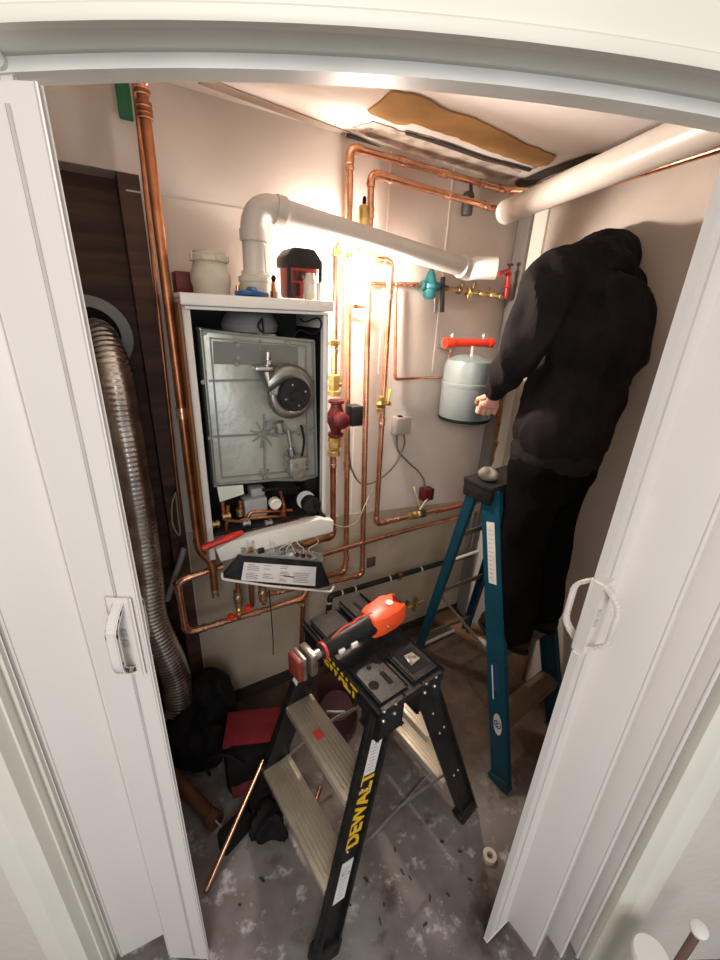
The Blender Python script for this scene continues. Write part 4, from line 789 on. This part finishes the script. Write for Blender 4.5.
# writing and stickers on the near front rail
rf, rt_ = FT[0] + Z * .02, TPp[0]; rd = (rt_ - rf).normalized(); outn = -AD; outn = (outn - rd * outn.dot(rd)).normalized(); side = rd.cross(outn); 
def onrail(t, o=.0115): return rf.lerp(rt_, t) + outn * o
T.part('lettering', text_mb('DEWALT', onrail(.60, .0115), rd, outn.cross(rd), .070, .0008, .86), yellow, rails[0])
for t0, t1, nm in ((.74, .875, 'warning_label'), (.235, .40, 'warning_label')):
    a, b = onrail(t0), onrail(t1); m = MB(); m.bar(a, b, .042, .0012, hint=side); lbx = T.part(nm, m, white_lab, rails[0])
    m = MB()
    for k in range(9): p = a.lerp(b, .12 + .09 * k) + outn * .0009; m.bar(p - side * .012, p + side * random.uniform(.004, .012), .0022, .0006, hint=rd)
    T.part('print', m, mat('grey_print', (.38, .38, .38), .6), lbx)
m = MB(); p = onrail(.90); m.lathe([(.017, 0), (.017, .0014)], p, outn, 20, sx=.7); T.part('warning_mark', m, red_ink, rails[0])
m = MB(); lf0, lf1 = FT[1] + Z * .02, TPp[1]; dn = -SD; dn = (dn - (lf1 - lf0).normalized() * dn.dot((lf1 - lf0).normalized())).normalized(); m.bar(lf0.lerp(lf1, .76) + dn * .0415 - AD * .004, lf0.lerp(lf1, .93) + dn * .0415 - AD * .004, .026, .002, hint=AD); T.part('warning_label', m, white_lab, rails[1])
for k, ts in ((0, (.36, .345, .69, .675, .45)), (3, (.35, .36, .67, .685, .8))):
    for i, t in enumerate(ts): f0, f1 = FT[k] + Z * .02, TPp[k]; m = MB(); m.sphere(f0.lerp(f1, t) - AD * .011 + SD * (.012 if i % 2 else -.012), .0045, 10); T.part('rivet', m, steel, rails[k])
m = MB(); g0 = nf[0].lerp(nf[1], .33); g1 = nr[0].lerp(nr[1], .33); mid = (g0 + g1) / 2 + Z * .05; m.bar(g0 + AD * .02, mid + AD * .02, .016, .003, hint=Z); m.bar(mid + AD * .02, g1 + AD * .02, .016, .003, hint=Z); T.part('spreader', m, steel)
m = MB(); g0 = ff[0].lerp(ff[1], .33); g1 = fr[0].lerp(fr[1], .33); mid = (g0 + g1) / 2 + Z * .05; m.bar(g0 - AD * .02, mid - AD * .02, .016, .003, hint=Z); m.bar(mid - AD * .02, g1 - AD * .02, .016, .003, hint=Z); T.part('spreader', m, steel)

# ---- press tool on the ladder top
a, b = P(300, 664, TZ + .066), P(395, 609, TZ + .074); d = (b - a).normalized(); sd = Z.cross(d).normalized(); L_ = (b - a).length; uz = d.cross(sd)
T = Thing('cordless_tool', 'orange-red and black cordless hand tool lying across ladder top', 'power tool', a)
def ta(t, s=0, h=0): return a + d * (L_ * t) + sd * s + uz * h
m = MB(); m.tube([ta(.18), ta(.24), ta(.40), ta(.62), ta(.72)], .02, 18, radii=[.019, .027, .031, .035, .038]); T.part('grip', m, blackp)
m = MB(); m.tube(spline([ta(.30, 0, .024), ta(.45, .012, .028), ta(.52, .006, .031), ta(.60, .012, .030), ta(.72, .0, .036)]), .005, 8); m.ring(ta(.20), d, .020, .026, .008); T.part('trim_stripe', m, mat('red_rubber', (.55, .05, .03), .45))
m = MB(); oh = [(.66, -.034), (.66, .034), (.76, .044), (.92, .044), (1.06, .036), (1.07, .018), (.94, .012), (.92, -.010), (1.05, -.020), (1.04, -.036), (.92, -.044), (.78, -.044)]
m.prism([ta(t, s, -.034) for t, s in oh], uz * .072, .012); T.part('motor_housing', m, orange)
m = MB(); m.lathe([(.010, 0), (.015, .002), (.015, .012), (.006, .014)], ta(.93, -.002, .024), uz, 16); m.sphere(ta(.80, -.044, 0), .005); T.part('screws', m, steel)
m = MB(); m.box(ta(.97, -.002, 0), (d, sd, uz), (.03, .024, .05), .004); m.cyl(ta(1.0), ta(1.16), .008); T.part('nozzle', m, blackp); m = MB(); m.cyl(ta(.92, 0, .030), ta(.92, 0, .042), .013); T.part('dial', m, steel)
m = MB(); m.box(ta(.075), (d, sd, uz), (.024, .066, .070), .006); m.box(ta(.0), (d, sd, uz), (.014, .058, .076), .005); jw = T.part('jaw_block', m, mat('worn_steel', (.40, .36, .32), .35, .8, (.2, .15, .12), 18))
m = MB(); m.box(ta(-.035), (d, sd, uz), (.018, .055, .07), .004); T.part('red_plate', m, mat('dull_red', (.20, .03, .02), .5), jw); m = MB(); m.cyl(ta(.10), ta(.2), .014); T.part('neck', m, steel, jw)
m = MB(); m.box(ta(.33, -.032, -.002), (d, sd, uz), (.020, .010, .012), .002); m.box(ta(.45, -.036, -.002), (d, sd, uz), (.022, .010, .014), .002); T.part('buttons', m, white_lab)
# coin / clear packet on the cap
m = MB(); cc = CT + SD * .062 - AD * .125 + Z * (TZ + .0105); m.prism([cc + SD * x + AD * y for x, y in ((-.02, -.018), (.022, -.012), (.018, .02), (-.012, .022))], Z * .004, .001); single('plastic_packet', m, mat('hazy_plastic', (.12, .12, .10), .25, 0, (.35, .33, .26), 60), 'small crumpled clear packet on right corner of black ladder top', 'packet')

# ================================================================== BLUE STEP LADDER
A2 = V((.80, .60, 0)); S2 = V((-.60, .80, 0))
BF = [V((.64, 1.12, 0)), V((.985, 1.38, 0)), V((.715, 2.02, 0)) - A2 * 0.03, V((.375, 1.83, 0))]     # front-left, front-right, rear-right, rear-left
BTZ = 1.19; tl = V((.475, 1.47, BTZ)); BTp = [tl - S2 * .035, tl - S2 * .035 + A2 * .32, tl + S2 * .05 + A2 * .30, tl + S2 * .05 + A2 * .02]
T = Thing('step_ladder', 'blue fibreglass step ladder the person in the hoodie stands on', 'ladder', (BF[0] + BF[2]) / 2)
rl2 = []
for k in range(4):
    wd = .080 if k < 2 else .040; q = A2 if k in (0, 3) else -A2
    m = MB(); m.bar(BF[k] + Z * .012, BTp[k], wd, .006, hint=S2, bev=.001)
    for s_ in (-1, 1): m.bar(BF[k] + Z * .012 + S2 * s_ * (wd / 2 - .002) + q * .010, BTp[k] + S2 * s_ * (wd / 2 - .002) + q * .010, .005, .022, hint=S2, bev=.001)
    r = T.part('rail', m, blue_f); rl2.append(r)
    m = MB(); dd2 = (BTp[k] - BF[k]).normalized(); m.bar(BF[k] + Z * .002, BF[k] + dd2 * .035, wd + .008, .03, hint=S2, bev=.003); T.part('foot', m, mat('dark_teal_rubber', (.008, .05, .07), .6), r)
fl_, fr_ = (BF[0], BTp[0]), (BF[1], BTp[1])
for z in (.28, .56, .84): step(T, fl_, fr_, z, .080, alu_dk, S2, 1)
rl_, rr_ = (BF[3], BTp[3]), (BF[2], BTp[2])
for z in (.16, .52, .90):
    t = z / BTZ; m = MB(); m.bar(rl_[0].lerp(rl_[1], t), rr_[0].lerp(rr_[1], t), .022, .006, hint=Z, bev=.001); T.part('rear_brace', m, mat('dull_metal', (.20, .17, .14), .5, .5))
m = MB(); g0 = fl_[0].lerp(fl_[1], .42); g1 = rl_[0].lerp(rl_[1], .42); m.bar(g0 + A2 * .02, g1 + A2 * .02, .016, .003, hint=Z); T.part('spreader', m, mat('dull_metal_bar', (.20, .16, .12), .5, .5))
m = MB(); cc = (BTp[0] + BTp[1] + BTp[2] + BTp[3]) / 4; AX2 = (A2, S2, Z)
m.box(V((cc.x, cc.y, BTZ + .012)), AX2, (.37, .140, .024), .006); m.box(V((cc.x, cc.y, BTZ - .02)) - A2 * .172, AX2, (.022, .135, .065), .006); m.box(V((cc.x, cc.y, BTZ - .02)) + A2 * .172, AX2, (.022, .135, .065), .006); m.box(V((cc.x, cc.y, BTZ - .012)) - S2 * .062, AX2, (.34, .014, .05), .004)
T.part('top_cap', m, blackp)
rf, rt_ = BF[0] + Z * .012, BTp[0]; rd = (rt_ - rf).normalized(); outn = (-A2 - rd * (-A2).dot(rd)).normalized(); side = rd.cross(outn)
def onb2(t, o=.0035): return rf.lerp(rt_, t) + outn * o
m = MB(); m.bar(onb2(.70), onb2(.90), .036, .001, hint=side); lx = T.part('warning_label', m, white_lab, rl2[0]); m = MB()
for k in range(12): p = onb2(.72 + .014 * k, .0042); m.bar(p - side * .013, p + side * random.uniform(.0, .013), .003, .0005, hint=rd)
T.part('print', m, mat('pale_print', (.42, .42, .42), .6), lx)
m = MB(); m.bar(onb2(.33), onb2(.43), .030, .001, hint=side); lx = T.part('info_label', m, mat('navy_label', (.015, .05, .16), .5), rl2[0]); m = MB(); m.bar(onb2(.30, .0045) - side * .016, onb2(.42, .0045) - side * .016, .006, .0006, hint=side); T.part('print', m, white_lab, lx)
c = onb2(.215); m = MB(); x_ = frame(outn)[0]
m.lathe([(.047, 0), (.047, .001)], c, outn, 32, hint=side, sx=1, sy=.42)
# orient: long axis along the rail
lg = T.part('logo', m, white_lab, rl2[0])
m = MB(); m.ring(c + outn * .0008, outn, .014, .018, .0006, 24); T.part('logo_ring', m, mat('navy_ink', (.02, .04, .09), .5), lg); T.part('logo_letter', text_mb('W', c + outn * .0018, rd, outn.cross(rd), .026, .0004), ink, lg)
m = MB(); m.sphere(V((cc.x, cc.y, BTZ + .046)) - A2 * .12, .05, 14, rr=(.035, .05, .022)); m.sphere(V((cc.x, cc.y, BTZ + .052)) - A2 * .15, .03, 12, rr=(.025, .022, .026)); m = remesh(m, .006, 2, .006, 22); single('rag', m, cloth_w, 'crumpled grey rag on top of the blue step ladder', 'rag')

# ================================================================== PERSON
FD = V((-.60, .80, 0)); LD = V((-.80, -.60, 0)); AXP = (LD, FD, Z)
ZF = .566                                                               # tread the feet stand on
def ank(px, s): return None
stp_mid = (fl_[0].lerp(fl_[1], .47) + fr_[0].lerp(fr_[1], .47)) / 2
LF = stp_mid + LD * .10; RF = stp_mid - LD * .10; LF.z = RF.z = ZF
hip = Yp(556, 452, 1.47); 
lh = hip + LD * .095; rh = hip - LD * .095
lk = lh.lerp(LF + Z * .09, .5) + FD * .035; rk = rh.lerp(RF + Z * .09, .5) + FD * .02
chest = Yp(588, 345, 1.50); neck = Yp(592, 272, 1.56); head = Yp(598, 270, 1.70)
lsh = Yp(553, 283, 1.42); rsh = Yp(628, 300, 1.68)
lel = Yp(520, 352, 1.40); lwr = Yp(494, 392, 1.55); lha = Yp(488, 408, 1.575)
rel = Yp(606, 372, 1.86); rwr = Yp(560, 368, 1.98)
T = Thing('person', 'person in dark hoodie and black trousers standing on blue ladder, head bowed', 'person', (LF + RF) / 2)
hd = (lha - lwr).normalized()
m = MB()
for s_, k_, f_ in ((lh, lk, LF), (rh, rk, RF)):
    m.capsule(s_, k_, .075, .052); m.capsule(k_, f_ + Z * .09, .050, .036); m.capsule(f_ + Z * .05 - FD * .04, f_ + Z * .035 + FD * .12, .038, .028)
m.capsule(hip, chest, .12, .13); m.capsule(chest, neck - Z * .04, .13, .09); m.capsule(neck - Z * .03, head, .05, .05)
m.capsule(lsh, lel, .052, .042); m.capsule(lel, lwr, .040, .026); m.capsule(rsh, rel, .052, .042); m.capsule(rel, rwr, .040, .026); m.capsule(lsh, rsh, .055, .055)
m.capsule(rwr, rwr + (rwr - rel).normalized() * .09, .026, .020)
fdn = (FD - Z * .9).normalized(); hu = (Z + FD * .8).normalized()
m.sphere(head, .1, 24, (LD, fdn, hu), (.075, .092, .108)); fc2 = head + fdn * .088
m.capsule(fc2 + hu * .005, fc2 + fdn * .018 - hu * .022, .008, .012, 10); m.capsule(fc2 - LD * .022 - hu * .052, fc2 + LD * .022 - hu * .052, .008, .008, 10)
for s_ in (-1, 1): m.sphere(head + LD * s_ * .076 - hu * .005, .02, 12, (LD, fdn, hu), (.008, .018, .028)); m.sphere(fc2 + LD * s_ * .03 + hu * .012 - fdn * .008, .010, 10)
# left hand: palm with four curled fingers and a thumb
hd = (lha - lwr).normalized(); pn = (FD * .55 - Z * .2 + V((.3, .4, 0))).normalized(); hs = hd.cross(pn).normalized(); pn = hs.cross(hd).normalized()
pc = lwr + hd * .055; m.capsule(lwr, pc - hs * .016, .024, .020); m.capsule(lwr, pc + hs * .016, .024, .020); m.capsule(pc - hs * .022, pc + hs * .022, .017, .017)
body = remesh(m, .0085, 5)
fm = MB()
for i, (s_, ln) in enumerate(((-.030, .026), (-.010, .031), (.010, .029), (.030, .022))):
    k0 = pc + hd * .012 + hs * s_; k1 = k0 + hd * ln; k2 = k1 + (hd * .45 + pn * .9).normalized() * ln * .85; k3 = k2 + (pn * .5 - hd * .75).normalized() * ln * .6
    for a, b, r1, r2 in ((k0 - hd * .012, k1, .0095, .0088), (k1, k2, .0088, .008), (k2, k3, .008, .007)): fm.capsule(a, b, r1, r2, 10)
tb = lwr + hd * .025 - hs * .022; t1 = tb + (hd * .6 - hs * .5 + pn * .5).normalized() * .035; t2 = t1 + (hd * .8 + pn * .5 + hs * .1).normalized() * .03
fm.capsule(tb, t1, .013, .010, 10); fm.capsule(t1, t2, .010, .0085, 10); fm.capsule(pc, tb, .012, .014, 10)
fr2 = remesh(fm, .003, 2)
me_ = bpy.data.meshes.new('h'); fr2.bm.to_mesh(me_); fr2.bm.free(); body.bm.from_mesh(me_)
T.part('body', body, skin_m)
# hoodie
m = MB()
m.sphere(hip + Z * .09 - FD * .01, .2, 24, AXP, (.200, .150, .15)); m.sphere(hip.lerp(chest, .5), .2, 24, AXP, (.198, .155, .20)); m.sphere(chest - FD * .025 + Z * .02, .2, 24, AXP, (.205, .155, .20)); m.sphere(chest.lerp(neck, .5) - FD * .02, .2, 24, AXP, (.20, .125, .12))
m.capsule(lsh, rsh, .088, .088); m.capsule(lsh, neck, .088, .095); m.capsule(rsh, neck, .088, .09); m.capsule(rsh - Z * .06, hip - LD * .11 + Z * .12, .105, .11)
m.capsule(lsh, lel, .088, .068); m.capsule(lel, lwr - (lwr - lel).normalized() * .03, .066, .044); m.capsule(rsh, rel, .088, .068); m.capsule(rel, rwr, .064, .044)
hm = remesh(m, .012, 5, .022, 8); 
for v in hm.bm.verts:                                                   # hem
    if v.co.z < hip.z - .015 and (v.co - hip).to_2d().length < .3: v.co.z = hip.z - .015 + (v.co.z - hip.z + .015) * .1
ho = T.part('hoodie', hm, hood_m)
m = MB(); m.sphere(head + Z * .002, .13, 24, (LD, fdn, hu), (.116, .112, .122)); m.capsule(head - fdn * .03, neck, .11, .095); m.sphere(neck - FD * .055 + Z * .01, .1, 18, AXP, (.12, .07, .055)); m.sphere(head + hu * .03 + fdn * .04, .1, 20, (LD, fdn, hu), (.098, .085, .095)); T.part('hood', remesh(m, .010, 4, .010, 10), hood_m, ho)
e_ = (lwr - lel).normalized(); m = MB(); m.lathe([(.040, -.045), (.043, -.040), (.040, -.01), (.034, .008), (.028, .010)], lwr - e_ * .0, e_, 24); T.part('cuff', m, cuff_m, ho)
m = MB(); m.lathe([(.165, -.045), (.180, -.042), (.186, -.01), (.188, .02), (.17, .05)], hip + Z * .0, Z, 40, hint=FD, sx=1.0, sy=.80); 
bm_ = m.bm
T.part('waistband', m, cuff_m, ho)
# trousers
m = MB(); m.sphere(hip - Z * .05 - FD * .015, .18, 24, AXP, (.168, .130, .15))
for s_, k_, f_ in ((lh, lk, LF), (rh, rk, RF)): m.capsule(s_ - Z * .06, k_, .108, .092); m.capsule(k_, f_ + Z * .09, .092, .082)
T.part('trousers', remesh(m, .012, 5, .012, 8), trou_m)
for f_, nm in ((LF, 'boot'), (RF, 'boot')):
    m = MB(); m.capsule(f_ + Z * .13, f_ + Z * .06 - FD * .02, .050, .048); m.capsule(f_ + Z * .048 - FD * .04, f_ + Z * .040 + FD * .11, .045, .038); m.capsule(f_ + Z * .08, f_ + Z * .045 + FD * .06, .045, .038)
    bt = remesh(m, .007, 3)
    for v in bt.bm.verts:
        if v.co.z < ZF + .012: v.co.z = ZF + .012
    b_ = T.part(nm, bt, boot_m); m = MB(); m.lathe([(.046, 0), (.048, .002), (.048, .012), (.044, .014)], f_ + FD * .035 + Z * .001, Z, 24, hint=FD, sx=1.0, sy=1.0)
    for v in m.bm.verts: v.co = f_ + FD * .035 + FD * ((v.co - f_ - FD * .035).dot(FD) * 2.5) + LD * ((v.co - f_).dot(LD)) + Z * (v.co.z - f_.z)
    T.part('sole', m, black_m, b_)
